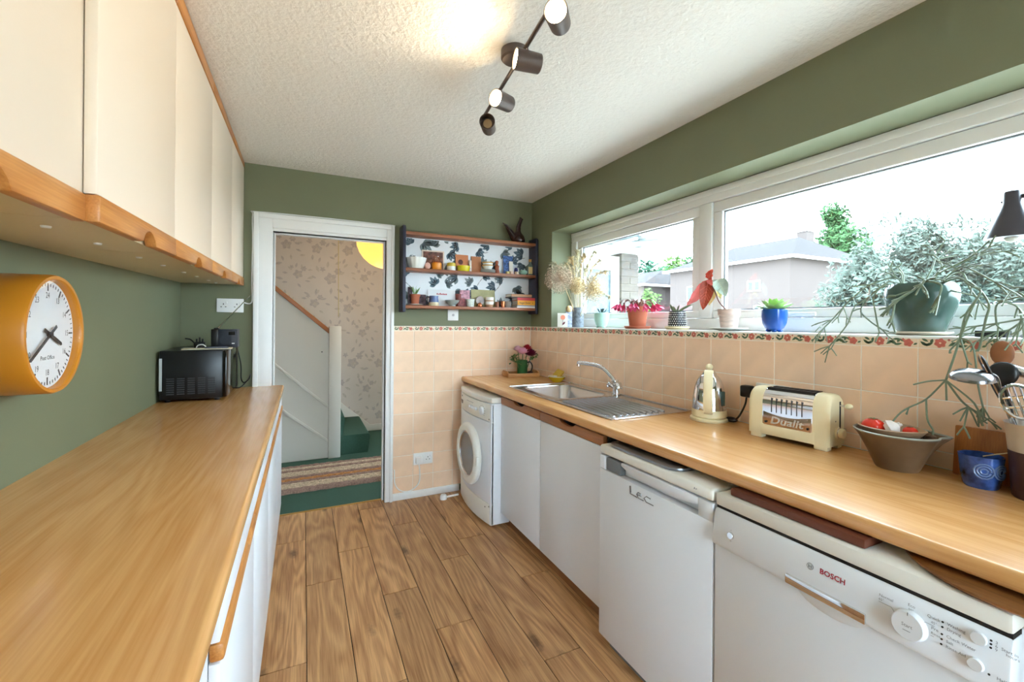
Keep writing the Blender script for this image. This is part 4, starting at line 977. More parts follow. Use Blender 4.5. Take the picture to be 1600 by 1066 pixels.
MB().lathe([(0, 0), (.042, 0), (.066, .036), (.078, .052), (.074, .054), (.062, .038), (.038, .006), (0, .006)], 40, c=ib, wob=lambda w_, z: 1 + .10 * math.exp(-(((w_ - 4.9 + math.pi) % (2 * math.pi) - math.pi) / .3) ** 2) * (z > .03)).build('dish', m_stone2, dd)
def tomato(p, r, label):
    t_ = thing('tomato', label, 'tomato', p)
    MB().lathe([(r * math.sin(math.pi * i / 12) * (1.0), -r * .82 * math.cos(math.pi * i / 12) - (r * .12 if i in (11, 12) else 0)) for i in range(13)], 20, c=p, wob=lambda w_, z: 1 + .03 * math.cos(5 * w_)).build('fruit', M('tomato_red', (222, 50, 28), .25), t_)
    hb = MB()
    for i in range(5): leaf(hb, p + Vector((0, 0, r * .76)), (math.cos(i * 1.26), math.sin(i * 1.26), .15), (0, 0, 1), r * .5, r * .1, .1, 3)
    hb.build('calyx', M('leafy_calyx', (70, 100, 40), .6), t_)
tomato(ib + Vector((-.026, .032, .050)), .030, 'large red tomato at the left of the stoneware bowl')
tomato(ib + Vector((.012, -.044, .046)), .018, 'small red tomato at the right of the garlic in the bowl')
def garlic(p, r, label):
    t_ = thing('garlic', label, 'garlic', p)
    MB().lathe([(0, -r * .7), (r * .7, -r * .55), (r, 0), (r * .75, r * .55), (r * .2, r * .95), (r * .14, r * 1.3), (0, r * 1.3)], 24, c=p, wob=lambda w_, z: 1 + .06 * abs(math.cos(4 * w_)), mat=Euler((.9, .5, 0)).to_matrix().to_4x4()).build('bulb', M('garlic_skin', (240, 230, 224), .5, var=.08, scale=50, stretch=(1, 1, .1)), t_)
garlic(ib + Vector((-.020, -.012, .052)), .022, 'white garlic bulb in the middle of the stoneware bowl')
garlic(ib + Vector((.018, .008, .050)), .020, 'white garlic bulb behind the other one in the stoneware bowl')
for i, (dx, dy, r) in enumerate(((.036, -.066, .015), (.058, -.046, .016))):
    tag(MB().lathe([(0, -r * .4), (r * .5, -r * .4), (r * .45, 0), (r, .1 * r), (r * .8, r * .7), (0, r)], 18, c=BC + Vector((dx, dy, .098))).build('mushroom', M('mushroom_brown', (110, 84, 66), .7, var=.2, scale=60)), ['small brown mushroom nearest the spout of the stoneware bowl', 'small brown mushroom at the back of the bowl spout'][i], 'mushroom', 'mushrooms in the stoneware bowl')

# ------------------------------------------------------------------ chopping board, blue pot, utensil jar
m_teak = WOOD('teak', (146, 84, 36), (182, 116, 58), .45, 'Z', 2)
MB_ = MB().box(-.011, .011, -.075, .075, 0, .142, Matrix.Translation((1.722, .520, WT)) @ Euler((0, math.radians(6), math.radians(-2))).to_matrix().to_4x4())
tag(MB_.build('chopping_board', m_teak, bevel=.004), 'brown wooden chopping board leaning on the tiles behind the blue pot', 'board')
BP = Vector((1.652, .515, WT))
bl = thing('blue_pot', 'small blue and white swirl-glazed ceramic pot on the worktop', 'pot', BP)
m_bl = M('blue_swirl_glaze', (54, 84, 150), .15, var=.85, scale=26, bump=.4, bscale=30)
MB().lathe([(0, 0), (.032, 0), (.036, .006), (.041, .04), (.043, .074), (.044, .086), (.040, .085), (.037, .05), (.030, .010), (0, .009)], 36, c=BP, sx=1.0, sy=1.0, wob=lambda w_, z: 1 + (.035 * math.sin(3 * w_ + 1) + .02 * math.sin(7 * w_)) * (z / .09)).build('pot_body', m_bl, bl)
b = MB()
for k_ in range(2):
    cw = math.radians(205 + k_ * 52)
    for r_ in (.007, .013, .019):
        b.tube([BP + Vector((.0425 * math.cos(cw + r_ / .042 * math.cos(a_)), .0425 * math.sin(cw + r_ / .042 * math.cos(a_)), .050 + r_ * math.sin(a_))) for a_ in [i * .5 for i in range(13)]], .0022, 6)
b.build('raised_swirl', M('blue_white_glaze', (106, 132, 182), .15), bl)
tag(MB().tube([BP + Vector((.010, .0, .08)), BP + Vector((.036, -.050, .101)), pX(1578, 716, 1.66)], .0016, 6).build('wooden_skewer', M('skewer', (224, 204, 160), .7)), 'thin pale skewer poking out of the blue pot', 'skewer')
UC = Vector((1.660, .405, WT)); UR = .068
ut = thing('utensil_jar', 'tapered grey and dark brown jar of cooking utensils at the right edge', 'jar', UC)
MB().lathe([(0, 0), (.052, 0), (.055, .004), (.062, .118)], 36, c=UC).build('dark_base', M('jar_brown', (66, 44, 46), .4), ut)
MB().lathe([(.062, .118), (.068, .185), (.0705, .188), (.066, .187), (.060, .118), (.05, .02), (0, .02)], 36, c=UC).build('pale_top', M('jar_grey', (206, 196, 182), .4), ut)
def U(px, py, x): return pX(px, py, x)
bot = lambda dx, dy: UC + Vector((dx, dy, .03))
# steel ladle: bowl upside down
ld_ = thing('ladle', 'shiny steel ladle hanging its bowl over the left of the utensil jar', 'ladle', bot(0, 0))
lc = U(1519, 588, 1.60); ld_dir = (U(1548, 585, 1.63) - lc)
MB().lathe([(.046 * math.cos(a_), .026 * math.sin(a_)) for a_ in [i * 1.5708 / 8 for i in range(9)]] + [(0, .030)] + [], 28, c=lc - Vector((0, 0, .006)), mat=Euler((.12, -.2, 0)).to_matrix().to_4x4()).build('ladle_bowl', M('dull_chrome', (150, 150, 156), .22, 1.0), ld_)
MB().tube(smoothline([lc + Vector((.03, -.03, .008)), U(1560, 594, 1.64), U(1572, 640, 1.66), bot(.01, .01)], 5), .0045, 8, flat=.6).build('ladle_handle', m_steel, ld_)
# second steel spoon bowl at right
sp_ = thing('serving_spoon', 'grey steel serving spoon at the right edge behind the slotted one', 'spoon', bot(0, 0))
sc_ = U(1592, 580, 1.70)
MB().ball(sc_, (.02, .050, .014), 18, 8, mat=Euler((.35, 0, 0)).to_matrix().to_4x4()).build('spoon_bowl', m_steel, sp_); MB().tube([sc_ + Vector((0, -.03, -.012)), U(1606, 650, 1.69), bot(.015, -.01)], .004, 8).build('spoon_handle', m_steel, sp_)
# black handled tongs
tg = thing('spatula', 'black-handled steel spatula leaning left in the utensil jar', 'utensil', bot(0, 0))
a_, b_ = U(1531, 556, 1.60), U(1568, 630, 1.63)
MB().tube([a_, a_ + (b_ - a_) * .1, a_ + (b_ - a_) * .6, b_], [.006, .0105, .0105, .008], 10, flat=.6).build('grip', m_black, tg)
MB().tube([a_ + Vector((-.008, .0, .004)), b_ + Vector((-.008, 0, .004))], .0018, 6).build('grip_edge', m_chrome, tg)
MB().tube([b_, U(1586, 665, 1.65), bot(-.01, 0)], .005, 8, flat=.5).build('shaft', m_steel, tg)
tg2 = thing('black_spoon', 'black nylon cooking spoon upright in the middle of the utensil jar', 'utensil', bot(0, 0))
MB().ball(U(1566, 585, 1.67), (.012, .030, .034), 16, 10, mat=Euler((.5, 0, 0)).to_matrix().to_4x4()).build('spoon_head', m_black, tg2); MB().tube([U(1570, 600, 1.67), U(1582, 655, 1.675), bot(0, .015)], .005, 8).build('shaft', m_black, tg2)
ws = thing('wooden_spoon', 'wooden spoon standing bowl-up at the back of the utensil jar', 'spoon', bot(0, 0))
wsc = U(1566, 552, 1.715)
MB().ball(wsc, (.008, .024, .034), 18, 10).build('spoon_head', M('spoon_wood', (150, 94, 58), .5, var=.12, scale=20), ws); MB().tube([wsc - Vector((0, 0, .028)), U(1576, 640, 1.71), bot(.03, .01)], [.011, .006, .006], 8).build('spoon_handle', M('spoon_wood2', (196, 136, 84), .55), ws)
ss = thing('slotted_spoon', 'steel slotted spoon at the right edge of the utensil jar', 'spoon', bot(0, 0))
q = U(1592, 628, 1.62); mts = frame((.35, -.9, .25), (.1, .3, .95), (-.93, -.3, .2), q)
b = MB()
n3 = 28
outer = [(.030 * math.cos(2 * math.pi * i / n3), .042 * math.sin(2 * math.pi * i / n3)) for i in range(n3)]
b.tube([mts @ Vector((x_, y_, .004 * 0)) for x_, y_ in outer] + [mts @ Vector((outer[0][0], outer[0][1], 0))], .0042, 6)
for k_ in range(5):
    xx = -.022 + k_ * .011; hh = .042 * math.sqrt(max(0, 1 - (xx / .030) ** 2)); b.tube([mts @ Vector((xx, -hh, -.002)), mts @ Vector((xx, 0, -.008)), mts @ Vector((xx, hh, -.002))], .0046, 6, flat=.4)
b.tube([mts @ Vector((-.028, .012, -.003)), mts @ Vector((0, .012, -.008)), mts @ Vector((.028, .012, -.003))], .003, 6); b.tube([mts @ Vector((-.028, -.012, -.003)), mts @ Vector((0, -.012, -.008)), mts @ Vector((.028, -.012, -.003))], .003, 6)
b.build('slotted_head', m_chrome, ss); MB().tube([mts @ Vector((0, -.040, 0)), bot(-.02, -.02)], .005, 8, flat=.6).build('spoon_handle', m_steel, ss)

# ------------------------------------------------------------------ wall shelf on the far wall
m_navy = M('navy_paint', (52, 54, 72), .5); m_brd = WOOD('shelf_wood', (132, 76, 48), (168, 104, 68), .4, 'X', 2)
SHY = YF - .13
sh = thing('wall_shelf', 'two-tier wall shelf with navy sides and leaf wallpaper back beside the window', 'shelf', (1.2, YF, 1.42))
def side(x0, x1):
    return MB().prism([(YF - .001, 1.402), (SHY - .004, 1.402), (SHY - .004, 1.425), (SHY - .004, 2.015), (SHY + .010, 2.03), (YF - .001, 2.03)], 'x', x0, x1)
side(.640, .662).build('side_board', m_navy, sh, bevel=.003); side(1.727, 1.749).build('side_board', m_navy, sh, bevel=.003)
SZ = [1.440, 1.712, 1.975]
for z_ in SZ: MB().box(.662, 1.727, SHY, YF - .006, z_ - .011, z_ + .011).build('shelf_board', m_brd, sh, bevel=.002)
bk = MB(); bk.box(.662, 1.727, YF - .006, YF - .001, 1.451, 1.964); R3 = random.Random(21)
fa = lambda u, v: (min(max(u, .664), 1.725), YF - .0064, min(max(v, 1.455), 1.96)); fb = lambda u, v: (min(max(u, .664), 1.725), YF - .0068, min(max(v, 1.455), 1.96))
def ivy(u, v, r, a0):
    bk.cur = 1 if R3.random() < .6 else 2
    for k_ in (-1.1, -.55, 0, .55, 1.1): pr_leaf(bk, fa, u, v, a0 + k_, r * (1 - .28 * abs(k_)), r * .19)
    bk.cur = 3
    for k_ in (-.55, 0, .55): pr_leaf(bk, fb, u, v, a0 + k_, r * .8, r * .025, 4)
for i in range(11):
    for j in range(5):
        if R3.random() < .80: ivy(.70 + i * .098 + R3.uniform(-.03, .03), 1.49 + j * .105 + R3.uniform(-.03, .03) + (i % 2) * .04, R3.uniform(.066, .092), R3.uniform(0, 6.28))
for j in range(8):
    u, v, a0 = R3.uniform(.7, 1.6), R3.uniform(1.5, 1.92), R3.uniform(0, 6); bk.cur = 4
    for k_ in range(4): pr_leaf(bk, fa, u, v, a0, .05, .002, 4); u += .04 * math.cos(a0); v += .04 * math.sin(a0); a0 += R3.uniform(-.7, .7)
bk.build('leaf_back_panel', [M('panel_white', (232, 236, 240), .6), M('leaf_slate', (86, 108, 122), .6, var=.2, scale=60), M('leaf_grey', (118, 132, 134), .6, var=.2, scale=60), M('leaf_vein', (150, 166, 176), .6), M('twig_brown', (92, 78, 74), .6)], sh, smooth=0, norm=False)

zl = [z_ + .011 for z_ in SZ]
def on(px, tier, dy=.06): 
    """standing point on a shelf tier under a picture column"""
    y_ = YF - dy; p = pY(px, 450, y_); return Vector((p.x, y_, zl[tier]))
def pot(name, label, cat, p, prof, mat, part, extra=None, n=28, wob=None):
    t_ = thing(name, label, cat, p); MB().lathe(prof, n, c=p, wob=wob).build(part, mat, t_); return t_
def hol(r0, r1, h, t=.003, foot=0):  # simple open vessel profile
    return [(0, 0), (r0, 0), (r0 + (r1 - r0) * .1, .003), (r0 * .4 + r1 * .6, h * .5), (r1, h), (r1 - t, h), (r0 * .4 + r1 * .6 - t, h * .5), (r0 - t, .006), (0, .005)]
m_pw = M('glazed_white', (236, 236, 230), .25); m_cer = M('pale_ceramic', (214, 220, 216), .3)
# bird-shaped jug on top
jb = on(808, 2, .07)
jg = thing('bird_jug', 'dark brown bird-shaped jug with pointed beak on top of the wall shelf', 'jug', jb)
m_jug = M('brown_glaze', (46, 24, 22), .12)
MB().lathe([(0, 0), (.045, 0), (.056, .012), (.058, .030), (.048, .058), (.030, .080), (.021, .098), (.017, .14)], 28, c=jb + Vector((.006, 0, 0))).build('jug_body', m_jug, jg)
MB().tube(smoothline([jb + Vector((.006, 0, .10)), jb + Vector((.010, 0, .14)), jb + Vector((.022, 0, .175)), jb + Vector((.030, -.004, .20)), jb + Vector((.034, -.006, .207))], 5), [.02] * 4 + [.018] * 4 + [.016] * 4 + [.015] * 4 + [.017, .018, .018, .019, .012], 16).build('neck', m_jug, jg)
bt = pY(785, 348, jb.y)
MB().tube([jb + Vector((-.020, 0, .030)), jb + Vector((-.045, 0, .060)), bt.lerp(jb, .25) + Vector((0, 0, .02)), bt], [.036, .028, .012, .002], 14).build('beak', m_jug, jg)
# upper tier, left to right
p = on(650, 1, .065); pot('jelly_mould', 'white fluted jelly mould at the left of the upper shelf', 'mould', p, hol(.048, .072, .082, .004), m_pw, 'mould', n=48, wob=lambda w_, z: 1 + .06 * abs(math.sin(6 * w_)) * (z > .004))
def card(name, label, cat, px0, px1, py0, tier, dy, mat, lean=.10, th=.004, border=None, pic=None):
    a_, b_ = on(px0, tier, dy), on(px1, tier, dy); h_ = pY(px0, py0, YF - dy).z - zl[tier]
    t_ = thing(name, label, cat, (a_ + b_) / 2); w_ = (b_ - a_).x
    mt = Matrix.Translation((a_ + b_) / 2) @ Matrix.Rotation(-lean, 4, 'X')
    MB().box(-w_ / 2, w_ / 2, 0, th, 0, h_, mt).build('card', border or mat, t_, smooth=0)
    if border: MB().box(-w_ / 2 + .010, w_ / 2 - .010, -.0008, 0, .010, h_ - .010, mt).build('picture', mat, t_, smooth=0)
    return t_, mt, w_, h_
m_pho = M('brown_photo', (112, 70, 56), .5, var=.7, scale=30)
t_, mt, w_, h_ = card('framed_photo', 'brown photograph with pale border leaning on the upper shelf', 'photo', 659, 694, 390, 1, .022, m_pho, .05, .006, M('photo_border', (226, 206, 188), .6))
p = on(682, 1, .075); cj = thing('candle_jar', 'amber glass candle jar in front of the brown photograph', 'jar', p)
MB().lathe([(0, 0), (.034, 0), (.037, .006), (.037, .05), (.030, .058)], 24, c=p).build('wax', M('amber_wax', (240, 150, 40), .3), cj); MB().lathe([(.037, .05), (.030, .066), (.022, .09), (.024, .105)], 24, c=p).build('glass', GLASS('pink_glass', (255, 225, 205), .12), cj)
p = on(668, 1, .085); tag(MB().ball(p + Vector((0, 0, .026)), (.022, .018, .026), 16, 10).build('pink_stone', M('pale_quartz', (226, 176, 160), .4)), 'small pale pink stone beside the amber candle jar', 'stone')
p = on(705, 1, .06); t_ = thing('striped_pot', 'small lidded pot, white below and yellow above, on the upper shelf', 'pot', p)
MB().lathe([(0, 0), (.033, 0), (.035, .004), (.035, .036)], 24, c=p).build('white_half', m_pw, t_); MB().lathe([(.034, .036), (.0335, .060), (.028, .064), (.026, .062), (0, .058)], 24, c=p).build('yellow_half', M('mustard', (208, 186, 60), .35), t_)
t_, mt, w_, h_ = card('picture_card', 'orange card with a dark round motif behind the yellow dish', 'card', 712, 732, 397, 1, .03, M('orange_print', (206, 130, 84), .6))
MB().lathe([(.020, 0), (.020, .0008), (.013, .0009), (.013, .0014), (0, .0014)], 20, mat=mt @ frame((1, 0, 0), (0, 0, 1), (0, -1, 0), (-.012, -.0002, h_ * .58))).build('round_motif', M('motif_brown', (96, 50, 44), .6), t_)
p = on(724, 1, .075); t_ = pot('yellow_dish', 'bright yellow oval dish with white lug on the upper shelf', 'dish', p, hol(.044, .052, .044), M('lime_yellow', (214, 200, 20), .25), 'dish'); MB().box(p.x + .048, p.x + .062, p.y - .012, p.y + .012, p.z + .030, p.z + .042).build('lug', m_pw, t_, bevel=.003)
tag(MB().lathe([(.012, 0), (.012, .095), (0, .096)], 14, c=on(734, 1, .035)).build('paper_roll', M('pale_roll', (222, 206, 196), .7)), 'pale rolled paper standing behind the yellow dish', 'roll')
card('brown_card', 'plain brown kraft card leaning at the middle of the upper shelf', 'card', 737, 752, 400, 1, .03, M('kraft', (186, 124, 84), .7))
p = on(762, 1, .065)
for i in range(5): tag(MB().lathe([(0, 0), (.030, 0), (.062 - .004 * (i == 4), .005), (.060 - .004 * (i == 4), .0065), (.03, .002), (0, .002)], 32, c=p + Vector((.002 * (i % 2), 0, .0058 * i))).build('saucer', m_pw), ['white saucer at the bottom of the stack on the upper shelf', 'white saucer second from the bottom of the stack', 'white saucer in the middle of the stack', 'white saucer second from the top of the stack', 'white saucer on top of the stack, under the gold-rimmed bowls'][i], 'saucer', 'stacked white saucers')
m_gold = M('gold_band', (206, 160, 90), .3, .5)
for i in range(2):
    q = p + Vector((0, 0, .031 + i * .022)); t_ = thing('small_bowl', ['gold-banded white bowl resting on the saucers', 'gold-banded white bowl nested on top of the other one'][i], 'bowl', q, group='gold-banded bowls'); MB().lathe(hol(.028, .046, .036), 28, c=q).build('bowl', m_pw, t_); MB().lathe([(.0436, .026), (.0462, .034), (.0466, .0345), (.044, .026)], 28, c=q).build('gold_band', m_gold, t_)
p = on(776, 1, .05); t_ = thing('figurine', 'small carved brown figurine on the upper shelf', 'figurine', p); MB().lathe([(0, 0), (.020, 0), (.022, .02), (.017, .045), (.020, .062), (.010, .078), (.014, .090), (.013, .105), (0, .112)], 18, c=p).build('carving', M('carved_brown', (150, 74, 40), .5, var=.3, scale=40), t_)
m_blu = M('blue_print', (70, 104, 164), .5, var=.8, scale=55)
card('blue_card', 'blue and white patterned card on the upper shelf', 'card', 787, 802, 399, 1, .035, m_blu)
card('small_label_card', 'little white card in front of the blue patterned one', 'card', 796, 802, 408, 1, .05, M('white_card', (232, 226, 214), .7))
for i, px_ in enumerate((793, 799, 807)):
    p = on(px_, 1, .095); tag(MB().box(-.014, .014, -.012, .012, 0, .024 - .003 * (i == 0), Matrix.Translation(p) @ Matrix.Rotation(.2 * i, 4, 'Z')).build('small_box', M(['straw_box', 'pink_box', 'cream_box'][i], [(206, 186, 120), (226, 196, 178), (224, 206, 184)][i], .6), bevel=.002), ['tiny straw-coloured box on the upper shelf edge', 'tiny pinkish box on the upper shelf edge', 'tiny cream box nearest the celadon bowl'][i], 'box')
tag(MB().lathe([(0, 0), (.016, 0), (.018, .02), (.014, .05), (.010, .06), (0, .06)], 14, c=on(806, 1, .06)).build('ink_bottle', M('indigo_glass', (60, 60, 110), .15)), 'little indigo bottle behind the tiny boxes', 'bottle')
p = on(817, 1, .075); pot('celadon_bowl', 'small round celadon-green bowl near the right of the upper shelf', 'bowl', p, [(0, 0), (.022, 0), (.024, .004), (.036, .018), (.035, .032), (.029, .040), (.027, .038), (.030, .02), (0, .008)], M('celadon', (150, 188, 170), .2), 'bowl')
p = on(828, 1, .05); bt_ = thing('square_bottle', 'square clear bottle with cream label and gold cap at the right of the upper shelf', 'bottle', p)
MB().prism([(x_, y_) for x_, y_ in [(-.034, -.024), (.034, -.024), (.034, .024), (-.034, .024)]], 'z', 0, .085, Matrix.Translation(p)).build('glass_body', M('green_glass', (120, 136, 124), .08), bt_, bevel=.006); MB().lathe([(.030, .084), (.014, .102), (.011, .108), (.011, .120)], 20, c=p).build('shoulder', MATS['green_glass'], bt_); MB().lathe([(.013, .118), (.013, .140), (0, .141)], 16, c=p).build('cap', m_gold, bt_); MB().box(p.x - .027, p.x + .027, p.y - .0252, p.y - .0242, p.z + .016, p.z + .074).build('label', M('bottle_label', (236, 206, 140), .6), bt_, smooth=0)
# lower tier
p = on(648, 0, .07); tag(MB().lathe([(0, .004), (.03, 0), (.062, .009), (.064, .011), (.03, .004), (0, .005)], 28, c=p).build('saucer', m_pw), 'white saucer under the little terracotta pot on the lower shelf', 'saucer')
def planty(p, r0, r1, h, mat, part='pot'): return [(0, 0), (r0, 0), (r1 * .94, h * .78), (r1 * 1.04, h * .78), (r1 * 1.06, h), (r1 * .92, h), (r1 * .86, h * .84), (0, h * .84)]
m_terra = M('terracotta', (184, 104, 74), .75, var=.06, scale=20); m_soil = M('soil', (58, 44, 34), .95, bump=.8, bscale=120)
pp = p + Vector((.003, 0, .0115)); t_ = thing('flower_pot', 'little terracotta pot on the lower shelf', 'pot', pp); MB().lathe(planty(pp, .027, .036, .072, None), 28, c=pp).build('pot', m_terra, t_)
al = thing('aloe_plant', 'small aloe growing in the little terracotta pot on the shelf', 'plant', pp + Vector((0, 0, .058)))
for i in range(8):
    a_ = i * .8 + .3; hb = MB(); leaf(hb, pp + Vector((0, 0, .056)), (math.cos(a_) * (.3 + .1 * (i % 3)), math.sin(a_) * .3, .9), (math.sin(a_), -math.cos(a_), .2), .07 + .012 * (i % 3), .0055, .35, 5); hb.build('leaf', M('leafy_aloe', (128, 166, 100) if True else None, .5), al)
card('floral_card', 'dark floral card at the left end of the lower shelf', 'card', 638, 645, 448, 0, .03, M('dark_floral', (90, 70, 78), .6, var=.9, scale=40)); card('floral_card', 'dark floral card behind the terracotta pot, right of it', 'card', 655, 666, 460, 0, .03, M('dark_floral', (90, 70, 78), .6))
p = on(678, 0, .07); jg2 = thing('milk_jug', 'small blue-glazed stoneware jug with cream base on the lower shelf', 'jug', p)
MB().lathe([(0, 0), (.037, 0), (.038, .003), (.037, .028)], 28, c=p).build('cream_base', M('cream_glaze', (220, 202, 166), .35), jg2); MB().lathe([(.037, .028), (.033, .060), (.034, .076), (.030, .076), (.029, .06), (.033, .01), (0, .008)], 28, c=p).build('blue_upper', M('blue_glaze', (86, 104, 148), .25), jg2)
MB().tube(smoothline([p + Vector((-.032, 0, .066)), p + Vector((-.052, 0, .068)), p + Vector((-.060, 0, .045)), p + Vector((-.036, 0, .016))], 5), .0055, 8).build('handle', M('dark_glaze', (52, 48, 56), .3), jg2)
t_, mt, w_, h_ = card('postcard', 'white postcard with red lettering leaning behind the bowl', 'card', 669, 712, 452, 0, .025, M('postcard_white', (226, 226, 228), .6)); q = MB()
for k_ in range(7): q.box(-.04 + k_ * .012, -.031 + k_ * .012, -.0012, -.0002, h_ * .70, h_ * .70 + (.012, .009, .014, .009, .011, .009, .010)[k_], mt)
q.build('lettering', M('red_ink', (180, 70, 80), .6), t_, smooth=0)
p = on(707, 0, .07); pot('footed_bowl', 'grey-green footed bowl in the middle of the lower shelf', 'bowl', p, [(0, 0), (.026, 0), (.026, .006), (.024, .009), (.044, .028), (.056, .048), (.052, .048), (.040, .030), (0, .014)], M('grey_celadon', (158, 166, 160), .3), 'bowl')
tag(MB().lathe([(0, 0), (.018, 0), (.023, .10), (.020, .10), (.016, .006), (0, .005)], 20, c=on(716, 0, .035)).build('red_beaker', M('maroon', (128, 52, 44), .4)), 'tall maroon beaker behind the grey bowl', 'beaker')
card('pink_card', 'pink and white flowery card on the lower shelf', 'card', 719, 735, 453, 0, .03, M('pink_floral', (204, 150, 164), .6, var=.6, scale=40)); card('pink_card', 'narrow reddish card in front of the flowery one', 'card', 718, 727, 466, 0, .055, M('red_floral', (168, 96, 96), .6, var=.6, scale=50))
p = on(735, 0, .075); pot('white_cup', 'pale speckled handleless cup on the lower shelf', 'cup', p, hol(.028, .034, .060), M('speckled', (216, 222, 212), .3, var=.2, scale=120), 'cup')
card('olive_card', 'olive landscape card behind the round stone on the lower shelf', 'card', 737, 774, 452, 0, .022, M('olive_print', (176, 170, 124), .6, var=.15, scale=14)); p = on(750, 0, .05)
t_ = thing('agate_slice', 'round grey-brown agate slice standing on the lower shelf', 'stone', p); MB().lathe([(.036, 0), (.036, .008)], 24, mat=frame((1, 0, 0), (0, 0, 1), (0, -1, 0), p + Vector((0, 0, .052)))).build('slice', M('agate', (150, 128, 118), .3, var=.4, scale=30), t_); MB().box(p.x - .02, p.x + .02, p.y - .012, p.y + .006, p.z, p.z + .018).build('stand', M('stand_brown', (90, 66, 50), .6), t_)
p = on(750, 0, .085); pot('copper_pot', 'tiny copper pot in front of the agate slice', 'pot', p, [(0, 0), (.016, 0), (.020, .012), (.016, .026), (.009, .034), (0, .034)], M('copper', (200, 120, 80), .25, .9), 'pot')
m_beige = M('beige_band', (196, 152, 118), .4)
p = on(765, 0, .07)
for i in range(2):
    q = p + Vector((0, 0, .034 * i)); t_ = thing('striped_bowl', ['white and tan striped cup at the bottom of a stacked pair', 'white and tan striped cup stacked on top of its twin'][i], 'cup', q, group='stacked striped cups'); MB().lathe([(0, 0), (.026, 0), (.034, .022)], 28, c=q).build('tan_band', m_beige, t_); MB().lathe([(.034, .022), (.0355, .046), (.032, .046), (.030, .022), (0, .01)], 28, c=q).build('white_band', m_pw, t_)
p = on(777, 0, .07); pot('copper_cup', 'small dark copper cup right of the striped cups', 'cup', p, hol(.016, .018, .046), M('dark_copper', (120, 74, 56), .3, .7), 'cup')
p = on(786, 0, .08); pot('copper_beaker', 'shiny copper beaker left of the books', 'beaker', p, hol(.017, .019, .050), M('copper', (200, 120, 80), .25, .9), 'beaker')
p = on(792, 0, .055); pot('clay_dish', 'grey clay dish beside the stacked books', 'dish', p, hol(.026, .036, .052), M('grey_clay', (140, 124, 112), .6), 'dish')
bx0, bx1 = on(803, 0, .07).x, 1.7245; zz = zl[0]
specs = [('white_book', 'thin white book at the bottom of the stack', .012, (226, 224, 220), 0, 0), ('grey_book', 'thin grey book second from the bottom of the stack', .010, (150, 152, 160), .004, 0), ('orange_book', 'orange cookery book with black lettering on its spine', .038, (236, 160, 36), .006, 0), ('red_book', 'red book lying on the orange one', .022, (206, 62, 66), .004, 0), ('dark_book', 'thin dark book under the tan one', .006, (70, 62, 60), -.05, -.03), ('tan_book', 'tan book on top of the stack', .020, (190, 138, 98), -.05, -.03)]
for nm, lb, th, c_, da, db in specs:
    t_ = thing(nm, lb + ' on the lower shelf', 'book', ((bx0 + bx1) / 2, YF - .07, zz)); mcv = M('cover_' + nm, c_, .5)
    x0, x1, y0_, y1_ = bx0 + da, bx1 + db, YF - .128, YF - .012
    MB().box(x0, x1, y0_, y1_, zz, zz + .0022).build('cover', mcv, t_, smooth=0); MB().box(x0, x1, y0_, y1_, zz + th - .0022, zz + th).build('cover', mcv, t_, smooth=0); MB().box(x0, x1, y0_, y0_ + .003, zz + .0022, zz + th - .0022).build('spine', mcv, t_, smooth=0)
    MB().box(x0 + .004, x1 - .004, y0_ + .003, y1_ - .004, zz + .0022, zz + th - .0022).build('pages', M('page_white', (236, 230, 216), .8), t_, smooth=0)
    if nm == 'orange_book':
        q = MB(); q.text('Nigel Slater', .022, faceS(((x0 + x1) / 2 - .012, y0_ - .0006, zz + th / 2 - .001))); q.text('II', .016, faceS((x1 - .022, y0_ - .0006, zz + th / 2 - .001))); q.build('spine_lettering', m_ink, t_, smooth=0)
    zz += th + .0004

# ------------------------------------------------------------------ things on the window sill
def sill(px, x=1.84): p = pX(px, 505, x); return Vector((x, p.y, ZS))
def rad(px, p):
    v_ = Vector((p[0] - CAM.x, p[1] - CAM.y)); return px / 2 * depth(p) / FPX * depth(p) / v_.length
FC = Matrix.Rotation(math.atan2(-.77, .63) * 0, 4, 'Z')
def facecam(p, h_=0):
    d_ = Vector((CAM.x - p[0], CAM.y - p[1], 0)).normalized(); s_ = Vector((0, 0, 1)).cross(d_)
    return frame(s_, (0, 0, 1), d_, (p[0], p[1], p[2] + h_))
# greeting cards by the reveal
p = sill(879, 1.800); mt = facecam(p) @ Matrix.Rotation(-.12, 4, 'X'); w_ = .078; h_ = .108
t_ = thing('greeting_card', 'white greeting card with a coral flower at the end of the sill', 'card', p)
MB().box(-w_ / 2, w_ / 2, 0, h_, -.002, 0, mt).build('card', M('white_card', (240, 236, 228), .7), t_, smooth=0)
q = MB(); pr_flower(q, lambda u, v: mt @ Vector((u, v, .0005)), .002, .074, .021, 9, 0, .12); q.build('coral_flower', M('coral', (240, 150, 120), .6), t_, smooth=0)
q = MB(); q.tube([mt @ Vector((.003, .055, .0005)), mt @ Vector((-.002, .012, .0005))], .0012, 4); pr_leaf(q, lambda u, v: mt @ Vector((u, v, .0007)), -.001, .015, .9, .034, .007); q.build('maroon_stem', M('maroon_ink', (110, 50, 60), .6), t_, smooth=0)
p = sill(889, 1.850); mt = facecam(p) @ Matrix.Rotation(-.1, 4, 'X')
t_ = thing('greeting_card', 'small blue-patterned card behind the coral flower card', 'card', p); MB().box(-.028, .028, 0, .12, -.002, 0, mt).build('card', M('blue_floral', (180, 190, 214), .7, var=.5, scale=60), t_, smooth=0)
tag(MB().ball(p + Vector((0, 0, .140)), .026, 12, 8).build('dried_bloom', M('dried_tan', (214, 180, 130), .8, bump=1, bscale=80)), 'dried tan flower head resting above the blue card', 'flower')
